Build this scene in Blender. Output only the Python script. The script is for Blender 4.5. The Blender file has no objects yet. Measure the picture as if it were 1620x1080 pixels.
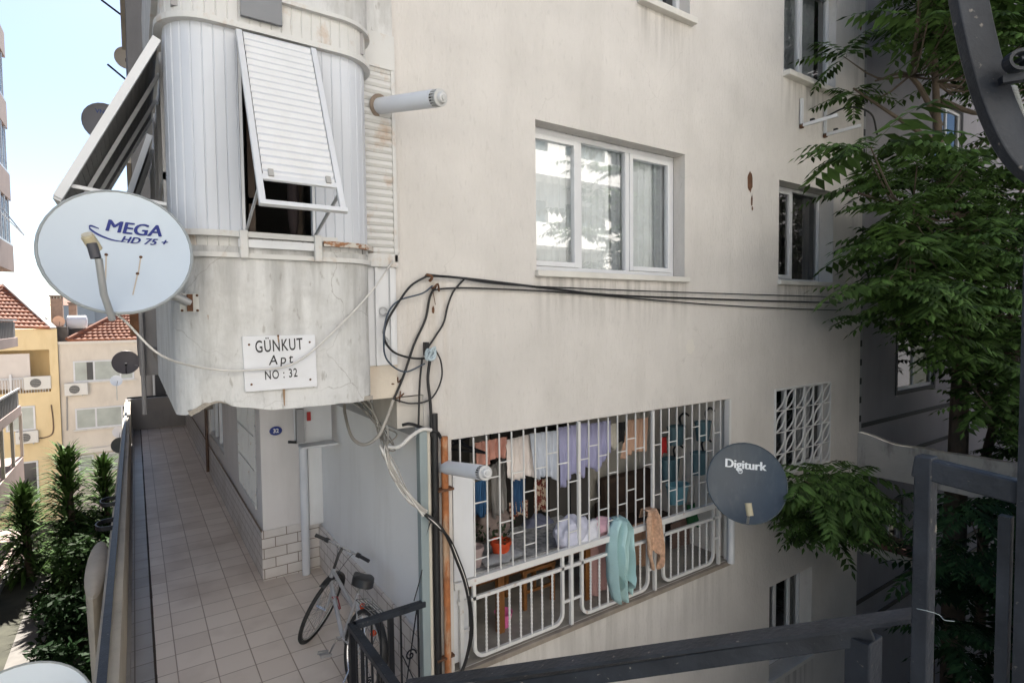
import bpy, bmesh, math, random
from mathutils import Vector, Matrix, Quaternion, noise
random.seed(7)
PI = math.pi
sc = bpy.context.scene
# ------------------------------------------------------------------ camera
FPX = 884.5
RIGHT = Vector((0.82852, -0.55985, -0.01099)).normalized()
UP = Vector((0.03286, 0.02902, 0.99904)).normalized()
FWD = Vector((0.55899, 0.82809, -0.04244)).normalized()
CAM = Vector((0.0, -4.2, 0.0))
cd = bpy.data.cameras.new('camera'); cam = bpy.data.objects.new('camera', cd)
sc.collection.objects.link(cam); sc.camera = cam
cd.sensor_width = 36; cd.lens = FPX/1620*36; cd.clip_start = 0.05; cd.clip_end = 3000
m3 = Matrix((RIGHT, UP, -FWD)).transposed()
cam.matrix_world = Matrix.Translation(CAM) @ m3.to_4x4()
# ------------------------------------------------------------------ sky, sun, exposure
SUN_EL, SUN_AZ = math.radians(46), math.radians(4)      # azimuth measured from +y towards +x
w = bpy.data.worlds.new('World'); sc.world = w; w.use_nodes = True
nt = w.node_tree; bg = nt.nodes['Background']
sky = nt.nodes.new('ShaderNodeTexSky'); sky.sky_type = 'NISHITA'; sky.sun_disc = False
sky.sun_elevation = SUN_EL; sky.sun_rotation = SUN_AZ
sky.air_density = 0.9; sky.dust_density = 0.4; sky.ozone_density = 1.0
nt.links.new(sky.outputs[0], bg.inputs[0]); bg.inputs[1].default_value = 0.05
sd = bpy.data.lights.new('sun', 'SUN'); sd.energy = 5.0; sd.angle = math.radians(0.5); sd.color = (1, .94, .85)
sun = bpy.data.objects.new('sun', sd); sc.collection.objects.link(sun)
sdir = Vector((math.sin(SUN_AZ)*math.cos(SUN_EL), math.cos(SUN_AZ)*math.cos(SUN_EL), math.sin(SUN_EL)))
sun.rotation_euler = sdir.to_track_quat('Z', 'Y').to_euler()
vs = sc.view_settings; vs.view_transform = 'Standard'; vs.look = 'None'; vs.gamma = 1.0; vs.exposure = 2.0
# ------------------------------------------------------------------ picking points on real planes
def ray(px, py):
    return RIGHT*((px-810)/FPX) + UP*((540-py)/FPX) + FWD
def wy(px, py, y=0.0):
    r = ray(px, py); return CAM + r*((y-CAM.y)/r.y)
def wx(px, py, x):
    r = ray(px, py); return CAM + r*((x-CAM.x)/r.x)
def wz(px, py, z):
    r = ray(px, py); return CAM + r*((z-CAM.z)/r.z)
def wd(px, py, d):
    return CAM + ray(px, py)*d
V = Vector
# ------------------------------------------------------------------ materials
MATS = {}
def mat(name, col, rough=0.6, var=0.0, scale=3.0, bump=0.0, bscale=40.0, metal=0.0, stain=None, samt=0.5,
        sscale=(1.2, 1.2, .25), slo=.5, shi=.75, spec=0.5, trans=False, streak=False, fine=None):
    if name in MATS: return MATS[name]
    m = bpy.data.materials.new(name); m.use_nodes = True; MATS[name] = m
    n, l = m.node_tree.nodes, m.node_tree.links
    b = n['Principled BSDF']; b.inputs['Roughness'].default_value = rough
    b.inputs['Metallic'].default_value = metal; b.inputs['Specular IOR Level'].default_value = spec
    tc = n.new('ShaderNodeTexCoord'); src = tc.outputs['Object']
    c4 = (*col, 1); cur = None
    if var:
        t = n.new('ShaderNodeTexNoise'); t.inputs['Scale'].default_value = scale; t.inputs['Detail'].default_value = 6
        l.new(src, t.inputs['Vector'])
        r = n.new('ShaderNodeValToRGB'); r.color_ramp.elements[0].position = .3; r.color_ramp.elements[1].position = .7
        r.color_ramp.elements[0].color = (*[c*(1-var) for c in col], 1)
        r.color_ramp.elements[1].color = (*[min(1, c*(1+var)) for c in col], 1)
        l.new(t.outputs['Fac'], r.inputs['Fac']); cur = r.outputs['Color']
    def mixin(cur, fac, c2):
        mx = n.new('ShaderNodeMix'); mx.data_type = 'RGBA'
        l.new(fac, mx.inputs['Factor'])
        if cur is None: mx.inputs['A'].default_value = c4
        else: l.new(cur, mx.inputs['A'])
        mx.inputs['B'].default_value = (*c2, 1)
        return mx.outputs['Result']
    if stain:
        mp = n.new('ShaderNodeMapping'); mp.inputs['Scale'].default_value = sscale; l.new(src, mp.inputs['Vector'])
        t = n.new('ShaderNodeTexNoise'); t.inputs['Scale'].default_value = 2.0; t.inputs['Detail'].default_value = 8
        t.inputs['Roughness'].default_value = .65
        l.new(mp.outputs[0], t.inputs['Vector'])
        r = n.new('ShaderNodeMapRange'); r.inputs[1].default_value = slo; r.inputs[2].default_value = shi
        r.inputs[3].default_value = 0; r.inputs[4].default_value = samt
        l.new(t.outputs['Fac'], r.inputs[0]); cur = mixin(cur, r.outputs[0], stain)
    if fine:
        t = n.new('ShaderNodeTexNoise'); t.inputs['Scale'].default_value = fine[1]; t.inputs['Detail'].default_value = 3
        mp = n.new('ShaderNodeMapping'); mp.inputs['Scale'].default_value = (1, 1, .35) if streak else (1, 1, 1)
        l.new(src, mp.inputs['Vector']); l.new(mp.outputs[0], t.inputs['Vector'])
        r = n.new('ShaderNodeMapRange'); r.inputs[1].default_value = fine[2]; r.inputs[2].default_value = fine[2]+.08
        r.inputs[3].default_value = 0; r.inputs[4].default_value = fine[3]
        l.new(t.outputs['Fac'], r.inputs[0]); cur = mixin(cur, r.outputs[0], fine[0])
    if cur is None: b.inputs['Base Color'].default_value = c4
    else: l.new(cur, b.inputs['Base Color'])
    if bump:
        t = n.new('ShaderNodeTexNoise'); t.inputs['Scale'].default_value = bscale; t.inputs['Detail'].default_value = 5
        mp = n.new('ShaderNodeMapping'); mp.inputs['Scale'].default_value = (1, 1, .3) if streak else (1, 1, 1)
        l.new(src, mp.inputs['Vector']); l.new(mp.outputs[0], t.inputs['Vector'])
        bp = n.new('ShaderNodeBump'); bp.inputs['Strength'].default_value = bump; bp.inputs['Distance'].default_value = .01
        l.new(t.outputs['Fac'], bp.inputs['Height']); l.new(bp.outputs[0], b.inputs['Normal'])
    return m

def tile_mat(name, c1, c2, grout, bw, bh, mortar, axes, off=0.0, rough=.35, dirt=None, rot=0.0, shift=(0, 0)):
    m = bpy.data.materials.new(name); m.use_nodes = True; MATS[name] = m
    n, l = m.node_tree.nodes, m.node_tree.links; b = n['Principled BSDF']
    tc = n.new('ShaderNodeTexCoord'); sp = n.new('ShaderNodeSeparateXYZ'); cb = n.new('ShaderNodeCombineXYZ')
    l.new(tc.outputs['Object'], sp.inputs[0])
    l.new(sp.outputs[axes[0]], cb.inputs[0]); l.new(sp.outputs[axes[1]], cb.inputs[1])
    mp = n.new('ShaderNodeMapping'); mp.inputs['Location'].default_value = (shift[0], shift[1], 0); mp.inputs['Rotation'].default_value = (0, 0, rot)
    l.new(cb.outputs[0], mp.inputs[0])
    br = n.new('ShaderNodeTexBrick'); br.offset = off; br.squash = 1
    br.inputs['Scale'].default_value = 1; br.inputs['Brick Width'].default_value = bw; br.inputs['Row Height'].default_value = bh
    br.inputs['Mortar Size'].default_value = mortar; br.inputs['Mortar Smooth'].default_value = .3
    br.inputs['Color1'].default_value = (*c1, 1); br.inputs['Color2'].default_value = (*c2, 1); br.inputs['Mortar'].default_value = (*grout, 1)
    l.new(mp.outputs[0], br.inputs['Vector'])
    cur = br.outputs['Color']
    if dirt:
        t = n.new('ShaderNodeTexNoise'); t.inputs['Scale'].default_value = 1.7; t.inputs['Detail'].default_value = 8
        l.new(tc.outputs['Object'], t.inputs['Vector'])
        r = n.new('ShaderNodeMapRange'); r.inputs[1].default_value = .45; r.inputs[2].default_value = .75; r.inputs[4].default_value = dirt[1]
        l.new(t.outputs['Fac'], r.inputs[0])
        mx = n.new('ShaderNodeMix'); mx.data_type = 'RGBA'; l.new(r.outputs[0], mx.inputs['Factor']); l.new(cur, mx.inputs['A'])
        mx.inputs['B'].default_value = (*dirt[0], 1); cur = mx.outputs['Result']
    l.new(cur, b.inputs['Base Color']); b.inputs['Roughness'].default_value = rough
    bp = n.new('ShaderNodeBump'); bp.inputs['Strength'].default_value = .5; bp.inputs['Distance'].default_value = .004; bp.invert = True
    l.new(br.outputs['Fac'], bp.inputs['Height']); l.new(bp.outputs[0], b.inputs['Normal'])
    return m

def glass_mat(name, tint=(.9, .95, .95), base=.12, refl=.75):
    m = bpy.data.materials.new(name); m.use_nodes = True; n, l = m.node_tree.nodes, m.node_tree.links
    n.remove(n['Principled BSDF']); out = n['Material Output']
    tr = n.new('ShaderNodeBsdfTransparent'); tr.inputs[0].default_value = (*tint, 1)
    gl = n.new('ShaderNodeBsdfGlossy'); gl.inputs['Roughness'].default_value = .01; gl.inputs[0].default_value = (.95, .97, 1, 1)
    fr = n.new('ShaderNodeFresnel'); fr.inputs[0].default_value = 1.5
    r = n.new('ShaderNodeMapRange'); r.inputs[1].default_value = 0; r.inputs[2].default_value = 1; r.inputs[3].default_value = base; r.inputs[4].default_value = refl+base
    l.new(fr.outputs[0], r.inputs[0])
    mx = n.new('ShaderNodeMixShader'); l.new(r.outputs[0], mx.inputs[0]); l.new(tr.outputs[0], mx.inputs[1]); l.new(gl.outputs[0], mx.inputs[2])
    l.new(mx.outputs[0], out.inputs[0]); MATS[name] = m
    return m

PLASTER = mat('plaster', (.615, .585, .555), .85, .06, 1.4, 1.0, 38, stain=(.43, .41, .38), samt=.4, sscale=(1.1, 1.1, .22), slo=.5, shi=.8, spec=.2, streak=True, fine=((.48, .455, .43), 26, .60, .28))
def weather(m, drips=(), cracks=.0, dcol=(.16, .15, .135), cscale=1.1, blotch=None):
    n, l = m.node_tree.nodes, m.node_tree.links; b = n['Principled BSDF']; cur = b.inputs['Base Color'].links[0].from_socket
    tc = n.new('ShaderNodeTexCoord'); sp = n.new('ShaderNodeSeparateXYZ'); l.new(tc.outputs['Object'], sp.inputs[0])
    def mp(sock, a, b_, c, d, mode=True):
        r = n.new('ShaderNodeMapRange'); r.clamp = True
        for i, v in enumerate((a, b_, c, d)): r.inputs[i+1].default_value = v
        l.new(sock, r.inputs[0]); return r.outputs[0]
    def mul(a, b_):
        q = n.new('ShaderNodeMath'); q.operation = 'MULTIPLY'; l.new(a, q.inputs[0])
        if isinstance(b_, float): q.inputs[1].default_value = b_
        else: l.new(b_, q.inputs[1])
        return q.outputs[0]
    def mx(cur, fac, c):
        q = n.new('ShaderNodeMix'); q.data_type = 'RGBA'; l.new(fac, q.inputs['Factor']); l.new(cur, q.inputs['A']); q.inputs['B'].default_value = (*c, 1); return q.outputs['Result']
    mg = n.new('ShaderNodeMapping'); mg.inputs['Scale'].default_value = (11, 11, .7); l.new(tc.outputs['Object'], mg.inputs[0])
    no = n.new('ShaderNodeTexNoise'); no.inputs['Scale'].default_value = 1; no.inputs['Detail'].default_value = 5; l.new(mg.outputs[0], no.inputs[0])
    stk = mp(no.outputs[0], .42, .68, 0, 1)
    for (xa, xb_, z0, ln, amt, c) in drips:
        f = mul(mp(sp.outputs[0], xa-.06, xa+.06, 0, 1), mp(sp.outputs[0], xb_-.06, xb_+.06, 1, 0))
        f = mul(f, mp(sp.outputs[2], z0-ln, z0, 0, 1)); f = mul(f, mp(sp.outputs[2], z0, z0+.02, 1, 0)); f = mul(mul(f, stk), amt)
        cur = mx(cur, f, c or dcol)
    if cracks:
        n2 = n.new('ShaderNodeTexNoise'); n2.inputs['Scale'].default_value = 3; n2.inputs['Detail'].default_value = 5; l.new(tc.outputs['Object'], n2.inputs[0])
        ad = n.new('ShaderNodeMixRGB'); ad.blend_type = 'ADD'; ad.inputs[0].default_value = .35; l.new(tc.outputs['Object'], ad.inputs[1]); l.new(n2.outputs['Color'], ad.inputs[2])
        vo = n.new('ShaderNodeTexVoronoi'); vo.feature = 'DISTANCE_TO_EDGE'; vo.inputs['Scale'].default_value = cscale; l.new(ad.outputs[0], vo.inputs[0])
        n3 = n.new('ShaderNodeTexNoise'); n3.inputs['Scale'].default_value = .9; l.new(tc.outputs['Object'], n3.inputs[0])
        f = mul(mul(mp(vo.outputs['Distance'], .0, .004*cscale, 1, 0), mp(n3.outputs[0], .5, .6, 0, 1)), cracks)
        cur = mx(cur, f, (.20, .185, .165))
    if blotch:
        n3 = n.new('ShaderNodeTexNoise'); n3.inputs['Scale'].default_value = blotch[1]; n3.inputs['Detail'].default_value = 9; n3.inputs['Roughness'].default_value = .7; l.new(tc.outputs['Object'], n3.inputs[0])
        cur = mx(cur, mp(n3.outputs[0], .48, .68, 0, blotch[2]), blotch[0])
    l.new(cur, b.inputs['Base Color'])
weather(PLASTER, [(3.10, 5.26, .38, .55, .55, None), (7.1, 8.26, .40, .5, .6, None), (7.15, 8.4, 3.13, .7, .5, None), (4.45, 5.35, 3.26, .6, .5, None),
    (2.2, 6.1, -3.1, .9, .32, None), (7.0, 8.5, -2.19, .5, .5, None), (9.05, 9.42, 5, 7.5, .45, None), (1.7, 2.2, .30, 1.3, .35, (.36, .27, .17)), (6.9, 8.1, -5, 1.2, .6, None)], .20, cscale=.7, blotch=((.50, .475, .44), 1.6, .16))
PLASTER2 = mat('bay_plaster', (.61, .61, .605), .85, .08, 1.5, .7, 30, stain=(.36, .35, .33), samt=.7, sscale=(3.2, 3.2, .6), slo=.48, shi=.70, spec=.2, streak=True, fine=((.26, .24, .21), 26, .63, .5))
weather(PLASTER2, [(.2, 1.5, .46, .9, .5, (.20, .198, .19)), (.2, 1.5, 2.6, .6, .7, (.22, .20, .17))], .6, cscale=1.3, blotch=((.40, .395, .385), 5, .5))
RETWALL = mat('return_wall_paint', (.80, .80, .80), .75, .03, 1.2, .2, 30, stain=(.5, .48, .45), samt=.3, spec=.25)
PARAPET = mat('parapet_plaster', (.47, .42, .34), .8, .08, 3, .4, 30, stain=(.25, .22, .18), samt=.5)
GREYCONC = mat('grey_concrete', (.33, .32, .32), .85, .08, 2, .5, 20, stain=(.2, .19, .18), samt=.5)
DARKCONC = mat('dark_render', (.26, .25, .25), .85, .08, 2, .4, 20, stain=(.16, .15, .15), samt=.4)
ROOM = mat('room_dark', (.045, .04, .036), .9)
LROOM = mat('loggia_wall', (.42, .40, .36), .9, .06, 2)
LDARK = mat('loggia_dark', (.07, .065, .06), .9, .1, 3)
WHITE = mat('white_metal', (.64, .65, .67), .38, .03, 3, stain=(.50, .48, .45), samt=.3, sscale=(3, 3, .8), slo=.52, shi=.8)
CLAD = mat('bay_cladding_paint', (.56, .585, .635), .35, .02, 2, stain=(.50, .47, .43), samt=.45, sscale=(5, 5, .5), slo=.55, shi=.8)
WTRIM = mat('white_trim', (.58, .575, .56), .5, .04, 3, stain=(.40, .24, .12), samt=.6, sscale=(3, 3, 2), slo=.56, shi=.72)
RUSTYW = mat('rusted_white', (.26, .12, .055), .8, .35, 20, .4, 50, stain=(.56, .53, .48), samt=.95, sscale=(5, 5, 9), slo=.44, shi=.52)
PVC = mat('pvc_white', (.66, .68, .72), .25, .02, 4)
SILL = mat('marble_sill', (.62, .60, .56), .5, .06, 6, stain=(.4, .37, .33), samt=.4)
GLASS = glass_mat('window_glass', (.96, .98, .98), .16, .8)
GLASSD = glass_mat('dark_glass', (.7, .7, .7), .08, .8)
CURT = mat('sheer_curtain', (.80, .82, .84), .9, .05, 6)
CURTG = mat('grey_curtain', (.40, .42, .45), .9, .05, 6)
CURTD = mat('dark_curtain', (.14, .13, .13), .9, .05, 6)
GRILLE = mat('white_painted_bars', (.66, .655, .64), .45, .03, 8, stain=(.38, .2, .08), samt=.6, sscale=(6, 6, 6), slo=.62, shi=.7)
BLACKI = mat('black_iron', (.008, .009, .012), .45, .2, 20, spec=.3)
DARKRAIL = mat('dark_painted_steel', (.024, .028, .036), .45, .35, 9, .25, 60, spec=.22, fine=((.30, .27, .23), 45, .675, .7))
CABLEB = mat('black_cable', (.012, .012, .013), .5)
CABLEG = mat('grey_cable', (.36, .34, .31), .6, .1, 8)
CABLEW = mat('white_cable', (.62, .60, .57), .6, .08, 8)
RUST = mat('rusty_pipe', (.36, .13, .045), .8, .35, 9, .4, 60, stain=(.50, .36, .24), samt=.8, sscale=(5, 5, 1.2), slo=.5, shi=.62)
TEALP = mat('grey_green_pipe', (.24, .29, .30), .5, .06, 5, stain=(.5, .5, .48), samt=.3)
CREAMP = mat('cream_pipe', (.58, .54, .46), .6, .06, 5)
GALV = mat('galvanised', (.40, .41, .42), .45, .08, 10, metal=.4)
RUSTM = mat('rusty_metal', (.12, .055, .028), .85, .4, 20, .4, 60)
TREEB = mat('bark', (.085, .064, .047), .9, .25, 8, .8, 30)
ASPH = mat('asphalt', (.16, .15, .14), .9, .1, 2)
SOIL = mat('soil', (.05, .05, .035), .95, .3, 2, .5, 10)

# ------------------------------------------------------------------ mesh builder
COL = sc.collection
def catmull(pts, n=6):
    P = [V(p) for p in pts]
    if len(P) < 3: return P
    out = []
    Q = [P[0]*2-P[1]] + P + [P[-1]*2-P[-2]]
    for i in range(1, len(Q)-2):
        a, b, c, d = Q[i-1], Q[i], Q[i+1], Q[i+2]
        for k in range(n):
            t = k/n
            out.append(.5*((2*b)+(c-a)*t+(2*a-5*b+4*c-d)*t*t+(3*b-a-3*c+d)*t*t*t))
    out.append(P[-1]); return out
SPLIT = {'post', 'column', 'clamp', 'bolt', 'screw', 'armrest', 'rear_balcony', 'shutter_stop', 'shutter_arm', 'awning_arm', 'rust_stain', 'cap_bracket', 'window_opening', 'rusty_joint', 'painted_band', 'floor_sill', 'trim_strip', 'ring', 'rail'}
class MB:
    def __init__(s): s.v = []; s.f = []
    def add(s, vs_, fs):
        o = len(s.v); s.v += [tuple(p) for p in vs_]; s.f += [tuple(i+o for i in f) for f in fs]; return s
    def box(s, x0, x1, y0, y1, z0, z1):
        return s.add([(x, y, z) for z in (z0, z1) for y in (y0, y1) for x in (x0, x1)],
                     [(0, 2, 3, 1), (4, 5, 7, 6), (0, 1, 5, 4), (2, 6, 7, 3), (0, 4, 6, 2), (1, 3, 7, 5)])
    def obox(s, c, ax, ay, az, hx, hy, hz):     # oriented box
        c = V(c); vs_ = [c+ax*(i*hx)+ay*(j*hy)+az*(k*hz) for k in (-1, 1) for j in (-1, 1) for i in (-1, 1)]
        return s.add(vs_, [(0, 2, 3, 1), (4, 5, 7, 6), (0, 1, 5, 4), (2, 6, 7, 3), (0, 4, 6, 2), (1, 3, 7, 5)])
    def bar(s, a, b, w_, h_, up=(0, 0, 1)):      # rectangular bar a->b
        a, b = V(a), V(b); d = (b-a); L = d.length; d.normalize(); u = V(up)
        if abs(d.dot(u)) > .98: u = V((0, 1, 0))
        sx = d.cross(u).normalized(); u = sx.cross(d).normalized()
        return s.obox((a+b)/2, d, sx, u, L/2, w_/2, h_/2)
    def path(s, pts, prof, closed_caps=True, up=(0, 0, 1)):   # sweep a closed profile [(a,b)] along pts
        P = [V(p) for p in pts]; n = len(prof); base = len(s.v); rings = []
        T0 = (P[1]-P[0]).normalized(); u = V(up)
        if abs(T0.dot(u)) > .95: u = V((0, 1, 0)) if abs(T0.y) < .9 else V((1, 0, 0))
        N = (u - T0*u.dot(T0)).normalized(); prev = T0
        for i, p in enumerate(P):
            if i == 0: T = T0
            elif i == len(P)-1: T = (P[i]-P[i-1]).normalized()
            else: T = (P[i+1]-P[i-1]).normalized()
            N = (prev.rotation_difference(T)) @ N; N = (N-T*N.dot(T)).normalized(); prev = T
            B = T.cross(N)
            for (a, b) in prof: s.v.append(tuple(p + B*a + N*b))
        for i in range(len(P)-1):
            for j in range(n):
                a = base+i*n+j; b = base+i*n+(j+1) % n
                s.f.append((a, b, b+n, a+n))
        if closed_caps:
            s.f.append(tuple(base+j for j in range(n))[::-1]); e = base+(len(P)-1)*n
            s.f.append(tuple(e+j for j in range(n)))
        return s
    def tube(s, pts, r, k=8, smooth=0, caps=True):
        P = catmull(pts, smooth) if smooth else pts
        return s.path(P, [(r*math.cos(2*PI*j/k), r*math.sin(2*PI*j/k)) for j in range(k)], caps)
    def taper(s, pts, rs, k=8, smooth=0):
        base = len(s.v); P = [V(p) for p in pts]; R = list(rs)
        if smooth:
            P2 = catmull(P, smooth); R = [R[min(int(i/smooth), len(R)-1)]*(1-(i/smooth) % 1)+R[min(int(i/smooth)+1, len(R)-1)]*((i/smooth) % 1) for i in range(len(P2))]; P = P2
        s.path(P, [(math.cos(2*PI*j/k), math.sin(2*PI*j/k)) for j in range(k)])
        for i, p in enumerate(P):
            for j in range(k):
                q = V(s.v[base+i*k+j]); s.v[base+i*k+j] = tuple(p+(q-p)*R[i])
        return s
    def cyl(s, a, b, r, k=16): return s.tube([a, b], r, k)
    def lathe(s, prof, k=24, M=None, close=False):  # prof (r,z)
        base = len(s.v); M = M or Matrix.Identity(4)
        for (r, z) in prof:
            for j in range(k):
                s.v.append(tuple(M @ V((r*math.cos(2*PI*j/k), r*math.sin(2*PI*j/k), z))))
        for i in range(len(prof)-1):
            for j in range(k):
                a = base+i*k+j; b = base+i*k+(j+1) % k
                s.f.append((a, b, b+k, a+k))
        s.f.append(tuple(base+j for j in range(k))[::-1])
        e = base+(len(prof)-1)*k; s.f.append(tuple(e+j for j in range(k)))
        return s
    def sphere(s, c, rx, ry, rz, k=14, n=8):
        prof = [(max(1e-4, math.sin(PI*i/n)), -math.cos(PI*i/n)) for i in range(n+1)]
        return s.lathe(prof, k, Matrix.Translation(V(c)) @ Matrix.Diagonal((rx, ry, rz, 1)))
    def quad(s, a, b, c, d): return s.add([a, b, c, d], [(0, 1, 2, 3)])
    def grid(s, fn, nu, nv):
        base = len(s.v)
        for j in range(nv+1):
            for i in range(nu+1): s.v.append(tuple(fn(i/nu, j/nv)))
        for j in range(nv):
            for i in range(nu):
                a = base+j*(nu+1)+i; s.f.append((a, a+1, a+nu+2, a+nu+1))
        return s
    def tri(s, M=None):
        if M is not None: s.v = [tuple(M @ V(p)) for p in s.v]
        return s
    def comps(s):
        par = list(range(len(s.v)))
        def find(a):
            while par[a] != a: par[a] = par[par[a]]; a = par[a]
            return a
        for f in s.f:
            r = find(f[0])
            for i in f[1:]: par[find(i)] = r
        out = {}
        for f in s.f: out.setdefault(find(f[0]), []).append(f)
        res = []
        for fs in out.values():
            q = MB(); idx = {}
            for f in fs:
                g = []
                for i in f:
                    if i not in idx: idx[i] = len(q.v); q.v.append(s.v[i])
                    g.append(idx[i])
                q.f.append(tuple(g))
            res.append(q)
        return res
    def build(s, name, m, parent=None, smooth=False, bevel=0, solid=0, angle=40):
        if name in SPLIT:
            for q in s.comps(): o = q.build1(name, m, parent, smooth, bevel, solid, angle)
            return o
        return s.build1(name, m, parent, smooth, bevel, solid, angle)
    def build1(s, name, m, parent=None, smooth=False, bevel=0, solid=0, angle=40):
        me = bpy.data.meshes.new(name); me.from_pydata(s.v, [], s.f); me.update()
        me.materials.append(m if not isinstance(m, str) else MATS[m])
        o = bpy.data.objects.new(name, me); COL.objects.link(o)
        if parent: o.parent = parent; o.matrix_parent_inverse = parent_inv(parent)
        if smooth:
            me.polygons.foreach_set('use_smooth', [True]*len(me.polygons))
            try: me.set_sharp_from_angle(angle=math.radians(angle))
            except Exception: pass
        if solid:
            md = o.modifiers.new('s', 'SOLIDIFY'); md.thickness = solid; md.offset = 0
        if bevel:
            md = o.modifiers.new('b', 'BEVEL'); md.width = bevel; md.segments = 2; md.limit_method = 'ANGLE'; md.angle_limit = math.radians(50)
        return o
def parent_inv(p):
    return Matrix.Translation(p.location).inverted() if p.type == 'EMPTY' else Matrix.Identity(4)
def tag(o, label=None, cat=None, group=None, kind=None):
    if label: o['label'] = label
    if cat: o['category'] = cat
    if group: o['group'] = group
    if kind: o['kind'] = kind
    return o
def thing(name, loc, label, cat, group=None):
    o = bpy.data.objects.new(name, None); COL.objects.link(o); o.location = loc; o.empty_display_size = .2
    return tag(o, label, cat, group)
def struct(name, mb, m, smooth=False):
    return tag(mb.build(name, m, None, smooth), kind='structure')
def copy_tree(o, parent=None):
    c = o.copy(); COL.objects.link(c)
    if parent: c.parent = parent; c.matrix_parent_inverse = o.matrix_parent_inverse.copy()
    for ch in list(o.children): copy_tree(ch, c)
    return c
def text_mesh(s, size, offset=0.0, shear=0.0, sx=1.0, spacing=1.0):
    """letter outlines as a flat mesh in x,y, centred on x; returns verts, faces"""
    cu = bpy.data.curves.new('lettering', 'FONT'); cu.body = s; cu.size = size; cu.offset = offset; cu.shear = shear
    cu.align_x = 'CENTER'; cu.align_y = 'CENTER'; cu.space_character = spacing; cu.resolution_u = 4
    o = bpy.data.objects.new('lettering', cu); COL.objects.link(o)
    me = bpy.data.meshes.new_from_object(o)
    bm = bmesh.new(); bm.from_mesh(me); bmesh.ops.triangulate(bm, faces=bm.faces[:]); bm.to_mesh(me); bm.free()
    vs_ = [(v.co.x*sx, v.co.y) for v in me.vertices]; fs = [tuple(p.vertices) for p in me.polygons]
    bpy.data.objects.remove(o); bpy.data.curves.remove(cu); bpy.data.meshes.remove(me)
    return vs_, fs

# ------------------------------------------------------------------ wall with openings
def wall_holes(mb, u0, u1, z0, z1, holes, P, d=0.16):
    """front sheet in the u-z plane with rectangular holes [(ua,ub,za,zb,depth)]; P(u,depth,z)->xyz; reveals and back faces."""
    us = sorted({u0, u1, *[h[0] for h in holes], *[h[1] for h in holes]})
    zs = sorted({z0, z1, *[h[2] for h in holes], *[h[3] for h in holes]})
    for i in range(len(us)-1):
        for j in range(len(zs)-1):
            a, b, c, e = us[i], us[i+1], zs[j], zs[j+1]
            if any(h[0]-1e-6 <= a and b <= h[1]+1e-6 and h[2]-1e-6 <= c and e <= h[3]+1e-6 for h in holes): continue
            mb.quad(P(a, 0, c), P(b, 0, c), P(b, 0, e), P(a, 0, e))
    for h in holes:
        a, b, c, e, dp = h[:5]
        mb.quad(P(a, 0, c), P(a, dp, c), P(a, dp, e), P(a, 0, e))
        mb.quad(P(b, dp, c), P(b, 0, c), P(b, 0, e), P(b, dp, e))
        mb.quad(P(a, dp, e), P(b, dp, e), P(b, 0, e), P(a, 0, e))
        mb.quad(P(a, 0, c), P(b, 0, c), P(b, dp, c), P(a, dp, c))
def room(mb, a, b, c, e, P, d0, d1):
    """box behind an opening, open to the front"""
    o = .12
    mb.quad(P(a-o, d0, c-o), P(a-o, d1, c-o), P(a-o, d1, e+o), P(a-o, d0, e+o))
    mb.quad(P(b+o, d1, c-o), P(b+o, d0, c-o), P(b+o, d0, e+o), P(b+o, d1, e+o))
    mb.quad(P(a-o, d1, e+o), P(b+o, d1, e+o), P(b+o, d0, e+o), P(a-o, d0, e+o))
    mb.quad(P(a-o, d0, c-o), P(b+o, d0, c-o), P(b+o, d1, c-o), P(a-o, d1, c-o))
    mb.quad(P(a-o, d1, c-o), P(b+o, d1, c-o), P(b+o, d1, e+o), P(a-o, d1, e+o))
PF = lambda u, d, z: V((u, d, z))                 # wall facing -y at y=0
def PFy(y): return lambda u, d, z: V((u, y+d, z))
def PS(x): return lambda u, d, z: V((x+d, u, z))     # wall facing -x, u = y

def frame_bars(mb, a, b, c, e, y0, y1, w_, mull=(), P=PF):
    def bx(ua, ub, za, zb):
        p = P(ua, y0, za); q = P(ub, y1, zb)
        mb.box(min(p.x, q.x), max(p.x, q.x), min(p.y, q.y), max(p.y, q.y), za, zb)
    bx(a, a+w_, c, e); bx(b-w_, b, c, e); bx(a+w_, b-w_, c, c+w_); bx(a+w_, b-w_, e-w_, e)
    for m_ in mull: bx(m_-w_/2, m_+w_/2, c+w_, e-w_)
def curtain(mb, a, b, c, e, y, amp=.02, wl=.09, P=PF):
    n = max(8, int((b-a)/wl*6))
    def fn(u, v):
        x = a+(b-a)*u
        return P(x, y+amp*math.sin(x*2*PI/wl+1.2*math.sin(x*3+v*.8))*(0.6+.4*math.sin(x*7)), c+(e-c)*v)
    mb.grid(fn, n, 3)

# =================================================================== GROUND
g = MB().quad((-1500, -1500, -11.6), (1500, -1500, -11.6), (1500, 1500, -11.6), (-1500, 1500, -11.6))
struct('ground', g, SOIL)
struct('street', MB().quad((-40, 23.2, -11.595), (40, 23.2, -11.595), (40, 33, -11.595), (-40, 33, -11.595)), mat('street_asphalt', (.42, .37, .31), .9, .15, 1.5))
tw = MB(); tw.box(-3.9, 14, 5.0, 22.0, -11.5, -8.8)
struct('garden_terrace', tw, SOIL)

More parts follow.
